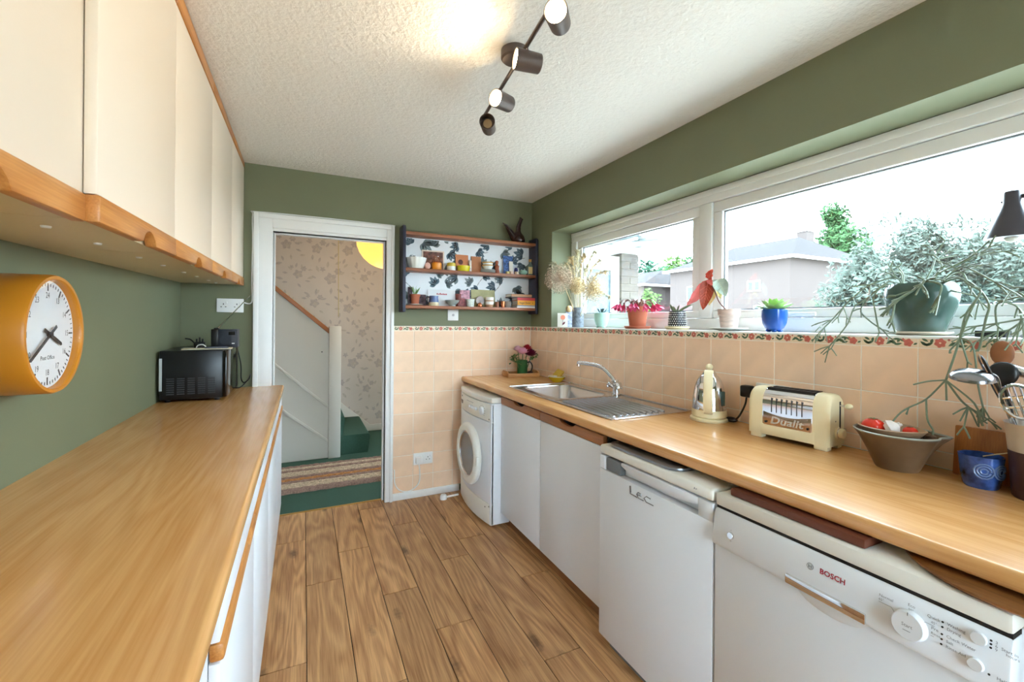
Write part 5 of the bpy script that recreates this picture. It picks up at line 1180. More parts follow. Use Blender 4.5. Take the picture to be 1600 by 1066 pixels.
# vase of dried seed heads
VP = sill(903, 1.838); vr = rad(18, VP)
vs_ = thing('stoneware_vase', 'speckled blue-grey cylinder vase of dried stems', 'vase', VP)
MB().lathe([(0, 0), (vr, 0), (vr * 1.02, .004), (vr * 1.0, .146), (vr * .92, .146), (vr * .9, .01), (0, .01)], 28, c=VP).build('vase', M('speckled_blue', (112, 120, 130), .5, var=.45, scale=60), vs_)
m_dry = M('dried_straw', (206, 184, 142), .8); m_dry2 = M('dried_mauve', (192, 168, 144), .8); m_dry3 = M('pale_grass', (204, 196, 164), .8)
R4 = random.Random(17); mouth = VP + Vector((0, 0, .14))
def allium(px, py, x, r, label):
    c_ = pX(px, py, x); t_ = thing('dried_allium', label, 'dried flower', mouth - Vector((0, 0, .1)), group='dried stems in the speckled vase')
    MB().tube(bez(mouth - Vector((0, 0, .12)), mouth.lerp(c_, .5) + Vector((0, 0, .02)), c_, 6), .0028, 6).build('stem', m_dry, t_)
    b_ = MB()
    for i in range(260):
        z_ = 1 - 2 * (i + .5) / 260; ph = i * 2.39996; d_ = Vector((math.sqrt(1 - z_ * z_) * math.cos(ph), math.sqrt(1 - z_ * z_) * math.sin(ph), z_)); k_ = r * R4.uniform(.82, 1.08); e = c_ + d_ * k_
        b_.tube([c_ + d_ * r * .08, e], .0009, 3, cap=False)
        for j in range(3):
            u_ = d_.orthogonal().normalized(); u_ = Matrix.Rotation(j * 2.1 + i, 3, d_) @ u_; leaf(b_, e, d_ * .5 + u_, d_, .015, .0026, .1, 2)
    stuff(b_.build('seed_head', m_dry2 if px < 890 else m_dry, t_, smooth=0))
allium(874, 436, 1.655, .100, 'large dried allium globe leaning left from the speckled vase')
allium(903, 447, 1.85, .060, 'smaller dried allium globe in the middle of the speckled vase')
allium(926, 452, 1.80, .085, 'loose dried allium globe leaning right over the mint pot')
for i, (px, py, dr, n) in enumerate(((893, 404, -1, 14), (902, 396, 1, 16), (912, 400, 1, 14), (928, 395, 1, 16), (936, 408, 1, 14), (866, 412, -1, 12), (944, 424, 1, 14), (918, 418, -1, 12), (886, 412, -1, 12), (950, 462, 1, 12))):
    e = pX(px, py, 1.66 if i == 5 else 1.80 + .012 * (i % 5)); t_ = thing('dried_grass', ['arching dried grass stem at the top left of the vase', 'tallest dried grass stem above the vase', 'dried grass stem right of the tallest one', 'upright dried grass spray against the glass', 'dried grass spray right of the upright one', 'dried grass drooping far left over the allium', 'dried grass leaning far right across the pane', 'short dried grass hooked back to the left', 'dried grass close beside the top left stem', 'low dried grass drooping right above the mint pot'][i], 'dried grass', mouth - Vector((0, 0, .1)), group='dried stems in the speckled vase')
    pts = smoothline([mouth - Vector((0, 0, .12)), mouth.lerp(e, .55) + Vector((0, 0, .05)), e, e + Vector((.0, -.04 * dr, -.03))], 6)
    MB().tube(pts, .0014, 4).build('stem', m_dry3, t_)
    b_ = MB(); tail = pts[5:15]
    for j in range(n * 9):
        k_ = R4.random() * (len(tail) - 1.001); q = tail[int(k_)].lerp(tail[int(k_) + 1], k_ % 1); tg_ = (tail[int(k_) + 1] - tail[int(k_)]).normalized(); leaf(b_, q, tg_ * 1.1 + Vector((R4.uniform(-.8, .8), R4.uniform(-.8, .8), R4.uniform(-.6, .6))), (0, 0, 1), R4.uniform(.022, .052), .0030, .3, 2)
    stuff(b_.build('ear', m_dry3 if i % 2 else m_dry, t_, smooth=0))
# pots along the sill
def succ(name, label, c_, r, n, mat, L, up0=.2, up1=1.3, wd=.22, part='leaf'):
    t_ = thing(name, label, 'plant', c_)
    for i in range(n):
        f_ = i / n; ph = i * 2.39996; el = up0 + (up1 - up0) * f_; d_ = Vector((math.cos(ph) * math.cos(el), math.sin(ph) * math.cos(el), math.sin(el))); b_ = MB()
        leaf(b_, c_ + Vector((d_.x, d_.y, 0)) * r * .12, d_, (0, 0, 1), L * (1 - .35 * f_), L * wd * (1 - .3 * f_), -.12, 4); b_.build(part, mat, t_, smooth=60)
    return t_
p = sill(940, 1.835); r = rad(24, p)
t_ = thing('mint_pot', 'small mint-green footed pot on the sill', 'pot', p)
MB().lathe([(0, .008), (r * .60, .008), (r * .78, .022), (r * .97, .055), (r, .100), (r * .92, .102), (r * .86, .092), (0, .090)], 28, c=p).build('pot', M('mint_glaze', (172, 214, 198), .3), t_)
for i in range(3): MB().ball(p + Vector((r * .55 * math.cos(i * 2.1 + .4), r * .55 * math.sin(i * 2.1 + .4), .006)), (.010, .010, .008), 8, 6).build('foot', MATS['mint_glaze'], t_)
succ('haworthia', 'dark spiky haworthia in the mint-green pot', p + Vector((0, 0, .090)), r, 15, M('leafy_dark', (60, 70, 70), .4), .066, .45, 1.35, .10)
# terracotta pot with Christmas cactus
p = sill(996, 1.832); r = rad(34, p)
tag(MB().lathe([(0, 0), (r * 1.12, 0), (r * 1.26, .014), (r * 1.22, .016), (r * 1.05, .006), (0, .006)], 32, c=p).build('terracotta_saucer', m_terra), 'terracotta saucer under the terracotta pot on the sill', 'saucer')
pp = p + Vector((0, 0, .0065)); t_ = thing('terracotta_pot', 'terracotta pot with a flowering cactus on the sill', 'pot', pp)
MB().lathe([(0, 0), (r * .74, 0), (r * .93, .095), (r * 1.0, .096), (r * 1.03, .128), (r * .95, .128), (r * .90, .110), (0, .110)], 32, c=pp).build('pot', m_terra, t_)
cc = thing('christmas_cactus', 'christmas cactus with hanging pink flowers in the terracotta pot', 'plant', pp + Vector((0, 0, .11)))
m_cac = M('leafy_cactus', (126, 92, 84), .5); m_mag = M('leafy_magenta', (214, 60, 110), .45); R5 = random.Random(3)
for i in range(13):
    a_ = math.radians(150 + i * 27 + R5.uniform(-8, 8)); L = R5.uniform(.06, .115); d_ = Vector((math.cos(a_), math.sin(a_), 0)) ; c0 = pp + Vector((0, 0, .112)) + d_ * .02
    pts = smoothline([c0, c0 + d_ * L * .45 + Vector((0, 0, .055)), c0 + d_ * L * .9 + Vector((0, 0, .050)), c0 + d_ * L * 1.1 + Vector((0, 0, .030))], 4)
    b_ = MB()
    for j in range(0, len(pts) - 2, 3): leaf(b_, pts[j], pts[min(j + 3, len(pts) - 1)] - pts[j], (0, 0, 1), (pts[min(j + 3, len(pts) - 1)] - pts[j]).length * 1.1, .010, 0, 4)
    b_.build('branch', m_cac, cc, smooth=60)
    b_ = MB(); e = pts[-1]; dn = (d_ * .5 + Vector((0, 0, -1))).normalized()
    for j in range(6): u_ = Matrix.Rotation(j * 1.05, 3, dn) @ dn.orthogonal().normalized(); leaf(b_, e, dn + u_ * .35, u_, .052, .010, -.2, 4)
    for j in range(5): u_ = Matrix.Rotation(j * 1.26 + .5, 3, dn) @ dn.orthogonal().normalized(); leaf(b_, e + dn * .024, dn * .4 + u_, u_, .030, .007, .2, 3)
    b_.build('flower', m_mag, cc, smooth=60)
# dotted pot
p = sill(1058, 1.832); r = rad(28, p)
tag(MB().lathe([(0, 0), (r * 1.15, 0), (r * 1.38, .010), (r * 1.36, .018), (r * 1.1, .012), (0, .010)], 40, c=p, wob=lambda w_, z: 1 + .02 * math.cos(24 * w_)).build('woven_coaster', M('straw_weave', (226, 210, 170), .8, bump=.8, bscale=200)), 'woven straw coaster under the dotted pot', 'coaster')
pp = p + Vector((0, 0, .0125)); t_ = thing('dotted_pot', 'black pot covered in rows of white dots on the sill', 'pot', pp)
MB().lathe([(0, 0), (r * .98, 0), (r * 1.06, .004), (r * .93, .086), (r * .86, .086), (r * .82, .075), (0, .075)], 32, c=pp).build('pot', M('black_glaze', (24, 26, 34), .3), t_)
b_ = MB()
for i in range(7):
    for j in range(26):
        z_ = .010 + i * .0115; rr_ = r * (1.06 - .13 * (z_ - .004) / .082); w_ = 2 * math.pi * (j + .5 * (i % 2)) / 26; c_ = pp + Vector((rr_ * math.cos(w_), rr_ * math.sin(w_), z_))
        b_.ball(c_, (.0028, .0028, .0028), 5, 4)
stuff(b_.build('white_dots', m_pw, t_))
hp = thing('slender_plant', 'small plant with two long arching leaves in the dotted pot', 'plant', pp + Vector((0, 0, .075)))
for k_, (dy, L) in enumerate(((.9, .10), (-.95, .09), (.45, .05), (-.3, .05))): b_ = MB(); leaf(b_, pp + Vector((0, 0, .074)), (-.15, dy, .75), (-1, 0, .3), L, .008, .5 if L > .06 else .1, 7); b_.build('leaf', M('leafy_sage', (120, 136, 104), .5), hp, smooth=60)
# whitewashed pot with begonia
p = sill(1139, 1.832); r = rad(37, p)
tag(MB().lathe([(0, 0), (r * .85, 0), (r * 1.62, .012), (r * 1.60, .015), (r * .9, .005), (0, .005)], 36, c=p).build('white_saucer', m_pw), 'white plate under the whitewashed terracotta pot', 'saucer')
pp = p + Vector((0, 0, .0055)); t_ = thing('whitewashed_pot', 'whitewashed terracotta pot on a white plate on the sill', 'pot', pp)
m_wash = M('whitewashed_terracotta', (214, 192, 180), .8, var=.22, scale=14, stretch=(1, 1, 5))
MB().lathe([(0, 0), (r * .70, 0), (r * .88, .068), (r * .97, .069), (r * 1.0, .098), (r * .9, .098), (r * .85, .085), (0, .085)], 32, c=pp).build('pot', m_wash, t_)
bg_ = thing('begonia', 'begonia with large red leaves in the whitewashed pot', 'plant', pp + Vector((0, 0, .085)))
hub = pX(1107, 437, 1.815)
MB().tube(smoothline([pp + Vector((0, .0, .08)), pX(1124, 472, 1.825), pX(1117, 455, 1.82), hub], 5), .0035, 6).build('stem', M('brown_stem', (96, 60, 50), .6), bg_)
def bigleaf(name, base_, tip_, wd, mat, nrm, bend=.1, fold=.3):
    b_ = MB(); base_, tip_ = Vector(base_), Vector(tip_); d_ = tip_ - base_; L = d_.length; d_.normalize(); s_ = d_.cross(Vector(nrm)).normalized(); n_ = s_.cross(d_); vs = []; n = 10; rows = (-1, -.55, 0, .55, 1)
    for i in range(n + 1):
        t = i / n; w_ = wd * (math.sin(math.pi * t ** .62) ** .75 if 0 < t < 1 else 0)
        for k_ in rows: vs.append(base_ + d_ * L * t + s_ * w_ * k_ + n_ * (-bend * L * t * t + fold * w_ * abs(k_) + .004 * math.sin(t * 20) * abs(k_) * (w_ > 0)))
    b_.add(vs, [(i * 5 + j, i * 5 + j + 1, (i + 1) * 5 + j + 1, (i + 1) * 5 + j) for i in range(n) for j in range(4)])
    lf = b_.build(name, mat, bg_, smooth=80)
    v_ = MB(); v_.tube([vs[i * 5 + 2] + n_ * .0006 for i in range(n)], .0009, 4)
    for i in range(2, 8):
        for sd in (0, 4): v_.tube([vs[i * 5 + 2] + n_ * .0006, vs[min(i + 2, n) * 5 + sd].lerp(vs[min(i + 2, n) * 5 + 2], .15) + n_ * .001], .0006, 3)
    v_.build('veins', M('vein_' + mat.name, (230, 130, 110) if 'red' in mat.name or 'rust' in mat.name else (210, 214, 190), .6), lf)
m_bred = M('leafy_red_begonia', (232, 82, 62), .45, var=.12, scale=30); m_brust = M('leafy_rust', (168, 62, 36), .45, var=.2, scale=40); m_bgrn = M('leafy_greybegonia', (176, 194, 180), .5, var=.1, scale=30); m_byel = M('leafy_yellow', (228, 200, 120), .5, var=.1, scale=20); m_bpink = M('leafy_pinkred', (232, 118, 116), .45, var=.12, scale=30)
cv = Vector((-.77, -.63, 0))
bigleaf('leaf', hub, pX(1074, 481, 1.80), .030, m_bpink, cv + Vector((.5, -.5, .3))); bigleaf('leaf', hub, pX(1098, 484, 1.785), .034, m_brust, cv); bigleaf('leaf', hub + Vector((0, 0, .002)), pX(1112, 421, 1.80), .020, m_bred, cv + Vector((-.3, .4, .1)))
bigleaf('leaf', hub, pX(1112, 445, 1.79), .014, m_bpink, cv); bigleaf('leaf', pX(1122, 437, 1.825), pX(1134, 462, 1.81), .034, m_bgrn, cv); bigleaf('leaf', pX(1122, 437, 1.825), pX(1112, 452, 1.83), .020, m_bgrn, cv)
bigleaf('leaf', pX(1118, 452, 1.83), pX(1107, 478, 1.825), .014, m_byel, cv); bigleaf('leaf', pX(1120, 450, 1.835), pX(1127, 466, 1.83), .016, m_byel, cv)
# blue pot with echeveria
p = sill(1210, 1.832); r = rad(42, p)
t_ = thing('blue_footed_pot', 'glossy cobalt blue footed pot on the sill', 'pot', p)
MB().lathe([(0, .008), (r * .50, .008), (r * .72, .016), (r * .92, .038), (r * 1.0, .066), (r * .99, .096), (r * .93, .098), (r * .89, .086), (0, .084)], 36, c=p).build('pot', M('cobalt_glaze', (34, 84, 166), .12), t_)
for i in range(4): MB().ball(p + Vector((r * .42 * math.cos(i * 1.57 + .5), r * .42 * math.sin(i * 1.57 + .5), .007)), (.012, .012, .008), 8, 6).build('foot', MATS['cobalt_glaze'], t_)
succ('echeveria', 'green rosette echeveria in the cobalt blue pot', p + Vector((0, 0, .088)), r, 26, M('leafy_echeveria', (150, 190, 110), .45), .082, .18, 1.4, .24)
# big teal pot with mistletoe cactus
p = Vector((1.850, pX(1438, 505, 1.850).y, ZS)); r = rad(123, p)
tag(MB().lathe([(0, 0), (r * .62, 0), (r * .84, .010), (r * .83, .013), (r * .62, .006), (0, .006)], 40, c=p).build('cream_saucer', M('cream_saucer_glaze', (232, 216, 196), .3)), 'cream saucer under the big teal pot on the sill', 'saucer')
pp = p + Vector((0, 0, .0065)); RP = r; hP = .165; t_ = thing('teal_pot', 'large round teal glazed pot on the sill', 'pot', pp); kx = min(1, .083 / r)
MB().lathe([(0, 0), (r * .60, 0), (r * .63, .006), (r * .80, .050), (r * .95, .095), (r * 1.0, .125), (r * .97, .148), (r * .86, .162), (r * .83, .165), (r * .80, .160), (r * .9, .13), (r * .8, .10), (0, .10)], 44, c=pp, sx=.93).build('pot', M('teal_glaze', (74, 98, 90), .14, var=.25, scale=7), t_)
tag(MB().lathe([(r * .86, .148), (0, .153)], 24, c=pp, sx=.93).build('soil', m_soil), 'dark soil in the big teal pot', 'soil')
rh = thing('mistletoe_cactus', 'trailing mistletoe cactus with long thin stems spilling from the teal pot', 'plant', pp + Vector((0, 0, .155)))
m_rh = M('leafy_rhipsalis', (122, 136, 112), .5, rnd=.12); R6 = random.Random(11)
def stem(pts, rad_=.0024, tw=1.0, fork=3):
    """pts: (px, py, x) picture points with their own distance from the window wall"""
    P_ = [q.copy() if isinstance(q, Vector) else pX(*q) for q in pts]; b_ = MB(); b_.tube(smoothline(P_, 4), rad_, 6)
    def burst(c_, d_, n, L, lv=0):
        for i in range(n):
            u_ = (Vector(d_).normalized() * .9 + Vector((R6.uniform(-.5, .35), R6.uniform(-.95, .95), R6.uniform(-.6, .5)))).normalized(); l_ = L * R6.uniform(.6, 1.15)
            e = c_ + u_ * l_ + Vector((0, 0, -.12 * l_))
            if XR - .03 < e.x and e.z < ZS + .004: e.x = XR - .03
            if e.x > 1.925: e.x = 1.925
            b_.tube([c_, c_.lerp(e, .5) + Vector((0, 0, .04 * l_)), e], [rad_ * .9, rad_ * .85, rad_ * .75], 5)
            if lv < 1 and R6.random() < .55 * tw: burst(e, u_, 2, L * .6, lv + 1)
    for i in range(1, len(P_)):
        d_ = P_[i] - P_[i - 1]
        if i == len(P_) - 1: burst(P_[i], d_, fork, .055 * tw)
        elif R6.random() < .6 * tw: burst(P_[i], d_ + Vector((0, R6.uniform(-.04, .04), 0)), 2, .05 * tw)
    b_.build('trailing_stem', m_rh, rh)
O = pp + Vector((0, 0, .15)); OL = pp + Vector((-.02, .04, .15)); OR_ = pp + Vector((-.01, -.04, .15))
stem([OL, (1400, 434, 1.82), (1360, 445, 1.80), (1333, 465, 1.78), (1318, 480, 1.77), (1300, 500, 1.755), (1288, 512, 1.74)])
stem([OL, (1385, 445, 1.80), (1350, 470, 1.77), (1335, 480, 1.755), (1325, 505, 1.735), (1310, 525, 1.72), (1296, 541, 1.715)])
stem([OL, (1390, 440, 1.79), (1366, 462, 1.77), (1368, 490, 1.75), (1374, 520, 1.735)], tw=.6)
stem([OL, (1375, 450, 1.80), (1345, 482, 1.765), (1357, 500, 1.75), (1378, 515, 1.74)], tw=.7)
stem([OL, (1408, 428, 1.83), (1396, 424, 1.85)], tw=.6); stem([OL, (1412, 432, 1.84), (1404, 418, 1.85)], tw=.4, fork=2)
stem([O, (1444, 440, 1.78), (1425, 455, 1.755), (1405, 468, 1.745), (1398, 475, 1.742)], rad_=.0034, tw=.9, fork=4)
stem([O, (1446, 440, 1.775), (1470, 445, 1.76), (1468, 462, 1.755)], rad_=.0034, tw=.8, fork=5)
stem([O, (1445, 438, 1.77), (1440, 445, 1.755)], rad_=.0034, tw=.6, fork=4)
stem([O, (1470, 425, 1.80), (1500, 412, 1.78), (1528, 400, 1.76)], fork=5)
stem([O, (1462, 430, 1.80), (1515, 402, 1.77), (1546, 376, 1.74)], tw=.3, fork=1)
stem([O, (1470, 420, 1.82), (1466, 405, 1.84)], tw=.9, fork=4); stem([O, (1455, 422, 1.84), (1462, 400, 1.86)], fork=3)
stem([OR_, (1495, 420, 1.77), (1510, 418, 1.75), (1553, 440, 1.72), (1580, 455, 1.70), (1600, 462, 1.69), (1612, 490, 1.68)], fork=4)
stem([OR_, (1500, 425, 1.78), (1515, 450, 1.76), (1530, 470, 1.75)], tw=.9)
stem([OR_, (1490, 432, 1.76), (1518, 447, 1.73), (1532, 457, 1.715), (1510, 490, 1.70), (1500, 528, 1.695), (1490, 560, 1.69), (1478, 594, 1.685)], tw=.5, fork=0, rad_=.0028)
stem([OR_, (1495, 435, 1.765), (1525, 448, 1.73), (1545, 475, 1.71), (1540, 500, 1.705), (1530, 545, 1.70)], tw=.2, fork=2, rad_=.0028)
stem([(1478, 594, 1.685), (1447, 624, 1.675), (1420, 637, 1.665), (1404, 648, 1.655), (1392, 663, 1.645)], tw=.3, fork=2)
stem([(1478, 594, 1.685), (1450, 596, 1.68), (1427, 601, 1.675)], tw=0, fork=0); stem([(1478, 594, 1.685), (1479, 626, 1.682)], tw=0, fork=0)
stem([(1447, 624, 1.675), (1449, 655, 1.67), (1458, 672, 1.665)], tw=.3, fork=2)
stem([(1478, 594, 1.685), (1500, 624, 1.68), (1513, 636, 1.675)], tw=.9, fork=7, rad_=.0026); stem([(1478, 594, 1.685), (1517, 625, 1.675), (1528, 640, 1.67)], tw=.5, fork=4)
stem([(1500, 528, 1.695), (1520, 540, 1.69), (1528, 600, 1.685), (1536, 637, 1.68)], tw=.6, fork=6); stem([(1532, 457, 1.715), (1515, 490, 1.70), (1500, 528, 1.695), (1484, 548, 1.69)], tw=.2, fork=2)
stem([(1500, 528, 1.695), (1512, 565, 1.69)], tw=.3, fork=2)
stem([OR_, (1560, 470, 1.76), (1590, 480, 1.75), (1596, 498, 1.74)], fork=4); stem([(1600, 462, 1.69), (1568, 470, 1.72), (1556, 480, 1.73), (1557, 508, 1.735)], tw=.3, fork=2); stem([(1600, 498, 1.73), (1560, 505, 1.74), (1525, 510, 1.75)], tw=.8, fork=3)
stem([(1600, 500, 1.74), (1578, 515, 1.75), (1560, 518, 1.755)], fork=4)
# black desk lamp on the sill
m_lb = M('lamp_grey', (60, 58, 66), .35)
dl_ = thing('desk_lamp', 'black adjustable desk lamp with cone shade at the right end of the window', 'lamp', (1.84, .43, ZS))
lz = pX(1570, 372, 1.80); lt_ = pX(1582, 299, 1.80); lr = rad(92, lz)
lc_ = pX(1581, 372, 1.80); axis = Vector((0, 0, 1)); hh = lt_.z - lc_.z
MB().lathe([(lr, 0), (lr * .985, .004), (lr * .70, hh * .34), (lr * .46, hh * .58), (lr * .34, hh * .72), (lr * .31, hh * .96), (lr * .28, hh), (0, hh), ], 36, c=lc_).build('shade', m_lb, dl_)
MB().ball(lc_ + Vector((0, 0, .004)), lr * .30, 16, 10).build('bulb', M('bulb_glass', (240, 240, 232), .2), dl_)
MB().tube([lc_ + Vector((0, .0, hh * .85)), lc_ + Vector((.004, lr * .40, hh * .80))], .004, 8).build('shade_knob', m_lb, dl_)
ar = [lc_ + Vector((0, 0, hh * .86)), lc_ + Vector((.01, -.035, hh * .88)), lc_ + Vector((.015, -.10, hh * .80)), Vector((1.85, .32, 1.60)), Vector((1.85, .40, ZS + .02))]
MB().tube(ar, .007, 10).build('arm', m_lb, dl_)
MB().lathe([(0, 0), (.075, 0), (.078, .006), (.066, .016), (.02, .026), (0, .027)], 32, c=(1.85, .42, ZS)).build('base', m_black, dl_)
tag(MB().box(1.79, 1.84, .512, .575, ZS, ZS + .02).build('small_black_box', m_black, bevel=.003), 'small black case on the sill beside the lamp base', 'case')

# ------------------------------------------------------------------ ceiling spotlight bar
m_spot = M('bronze_grey', (96, 84, 80), .4, .3)
e0, e1 = Vector((.655, 1.05, 2.285)), Vector((.745, 1.872, 2.285)); bd = (e1 - e0).normalized()
tl = thing('spotlight_bar', 'bronze four-head spotlight bar fixed to the ceiling', 'light', (.715, 1.51, H))
bc = e0.lerp(e1, .55)
MB().lathe([(.052, 0), (.052, -.030), (.046, -.036), (0, -.036)], 36, c=(bc.x + .006, bc.y - .02, H)).build('ceiling_rose', m_spot, tl)
MB().tube([(bc.x + .004, bc.y - .02, H - .034), (bc.x + .004, bc.y - .02, 2.29)], .008, 10).build('stem', m_spot, tl)
MB().tube([e0, e1], .0075, 12).build('bar', m_spot, tl)
m_bulb = EMIT('lit_bulb', (255, 222, 170), 30); m_unlit = M('unlit_bulb', (180, 150, 110), .2)
heads = [(pZ(880, 15, 2.285).y * 0 + 1.115, Vector((-.62, -.72, -.20)), True, pZ(862, 20, 2.235)), (1.34, Vector((-.97, .16, .04)), True, None), (1.63, Vector((-.86, -.42, -.10)), True, None), (1.862, Vector((-.45, -.85, -.06)), False, None)]
hn = ['nearest', 'second', 'third', 'far']
for i, (yy, d_, on_, at) in enumerate(heads):
    f_ = (yy - e0.y) / (e1.y - e0.y); q = e0.lerp(e1, f_); d_ = d_.normalized()
    piv = q + Vector((.016, 0, -.050))
    MB().tube([q, q + Vector((.004, 0, -.008)), piv], .0045, 8).build('head_stem', m_chrome, tl)
    c0, c1 = piv - d_ * .036, piv + d_ * .056; L = (c1 - c0).length; zax = d_; xax = zax.orthogonal().normalized(); yax = zax.cross(xax)
    hm = frame(xax, yax, zax, c0)
    hd = MB().lathe([(0, 0), (.029, 0), (.032, .003), (.035, L), (.0325, L), (.031, L * .55), (0, L * .5)], 28, mat=hm).build('spot_head', m_spot, tl)
    MB().lathe([(.0305, L * .93), (.0305, L * .95), (0, L * .955)] if on_ else [(.020, L * .6), (.020, L * .7), (0, L * .72)], 24, mat=hm).build('bulb', m_bulb if on_ else m_unlit, hd)
    if on_:
        sd_ = bpy.data.lights.new('spot_bulb', 'SPOT'); sd_.energy = 3.2; sd_.color = (1, .80, .56); sd_.spot_size = math.radians(125); sd_.spot_blend = .8; sd_.shadow_soft_size = .025
        so = bpy.data.objects.new('spot_bulb', sd_); COL.objects.link(so); so.parent = tl
        mw_ = frame(xax, yax, zax, c1 + d_ * .006) @ Matrix.Rotation(math.pi, 4, 'X'); so.matrix_basis = wm(tl).inverted() @ mw_

# ------------------------------------------------------------------ outside
m_bounce = M('pale_bounce_ground', (176, 172, 164), .95, var=.1, scale=3); m_brick = M('pale_brick', (92, 86, 82), .85, spec=.1, rnd=.12, var=.08, scale=30); m_brickf = M('far_brick', (84, 76, 73), .85, spec=.05, var=.2, scale=18, stretch=(1, 1, 4))
m_roof = M('roof_tile', (56, 53, 53), .85, spec=.05, var=.14, scale=14, stretch=(1, 1, 6)); m_wing = M('window_dark', (34, 44, 50), .12)
struct(MB().box(XO, 80, -40, 60, -.42, -.30).build('ground', m_bounce, smooth=0))  # unseen ground, coloured pale to bounce daylight up onto the ceiling
struct(MB().box(-20, XO, -40, YB - .1, -.42, -.06).build('ground_patio', M('patio', (176, 170, 160), .9, var=.1, scale=4), smooth=0))
# porch beside the kitchen window
px0, px1, py0 = 2.86, 3.08, 3.46
po = thing('porch', 'white-framed glazed porch with pale brick corner pier outside the small pane', 'porch', (2.6, 3.5, -.3))
MB().box(px0 + .006, px1 - .006, py0 + .006, py0 + .214, -.3, 2.03).build('pier_mortar', M('mortar', (92, 86, 80), .9), po, smooth=0)
bh = .075; nb = 0
def brick(x0, x1, y0_, y1_, z0):
    MB().box(x0, x1, y0_, y1_, z0 + .004, z0 + bh - .006).build('brick', m_brick, po, bevel=.003, seg=1)
for k_ in range(31):
    z0 = -.3 + k_ * bh
    if k_ % 2: brick(px0, px0 + .102, py0, py0 + .22, z0); brick(px0 + .112, px1, py0, py0 + .22, z0)
    else: brick(px0, px1, py0, py0 + .105, z0); brick(px0, px1, py0 + .115, py0 + .22, z0)
b_ = MB()
for x0, x1 in ((2.08, 2.17), (2.77, 2.86)): b_.box(x0, x1, py0 + .03, py0 + .10, -.3, 2.0)
b_.box(2.17, 2.77, py0 + .03, py0 + .10, 1.86, 2.0); b_.box(2.17, 2.77, py0 + .03, py0 + .10, 1.08, 1.20); b_.box(2.17, 2.77, py0 + .03, py0 + .10, -.3, -.2)
b_.build('porch_frame', m_upvc, po, bevel=.004)
MB().box(2.17, 2.77, py0 + .06, py0 + .066, 1.20, 1.86).build('pane', M('frosted_glass', (70, 92, 104), .25, var=.3, scale=60), po, smooth=0); MB().box(2.17, 2.77, py0 + .05, py0 + .08, -.2, 1.08).build('lower_panel', m_upvc, po, smooth=0)
MB().box(2.065, 3.12, py0 - .02, 4.9, 2.035, 2.10).build('porch_roof', m_upvc, po, bevel=.004)
b_ = MB(); n4 = 30
for i in range(n4): pass
vs = []
for i in range(n4 + 1):
    x_ = 2.075 + 1.30 * i / n4; z_ = 2.165 + .012 * math.cos(i * 1.6)
    vs += [(x_, py0 - .35, z_ - .03), (x_, py0 + .5, z_ + .05)]
b_.add(vs, [(i * 2, i * 2 + 2, i * 2 + 3, i * 2 + 1) for i in range(n4)])
b_.build('canopy_sheet', M('canopy_blue', (76, 94, 100), .3), po, smooth=80)
for x_ in (2.4, 2.75, 3.1): MB().box(x_ - .015, x_ + .015, py0 - .34, py0 + .4, 2.102, 2.125).build('canopy_bracket', m_upvc, po)
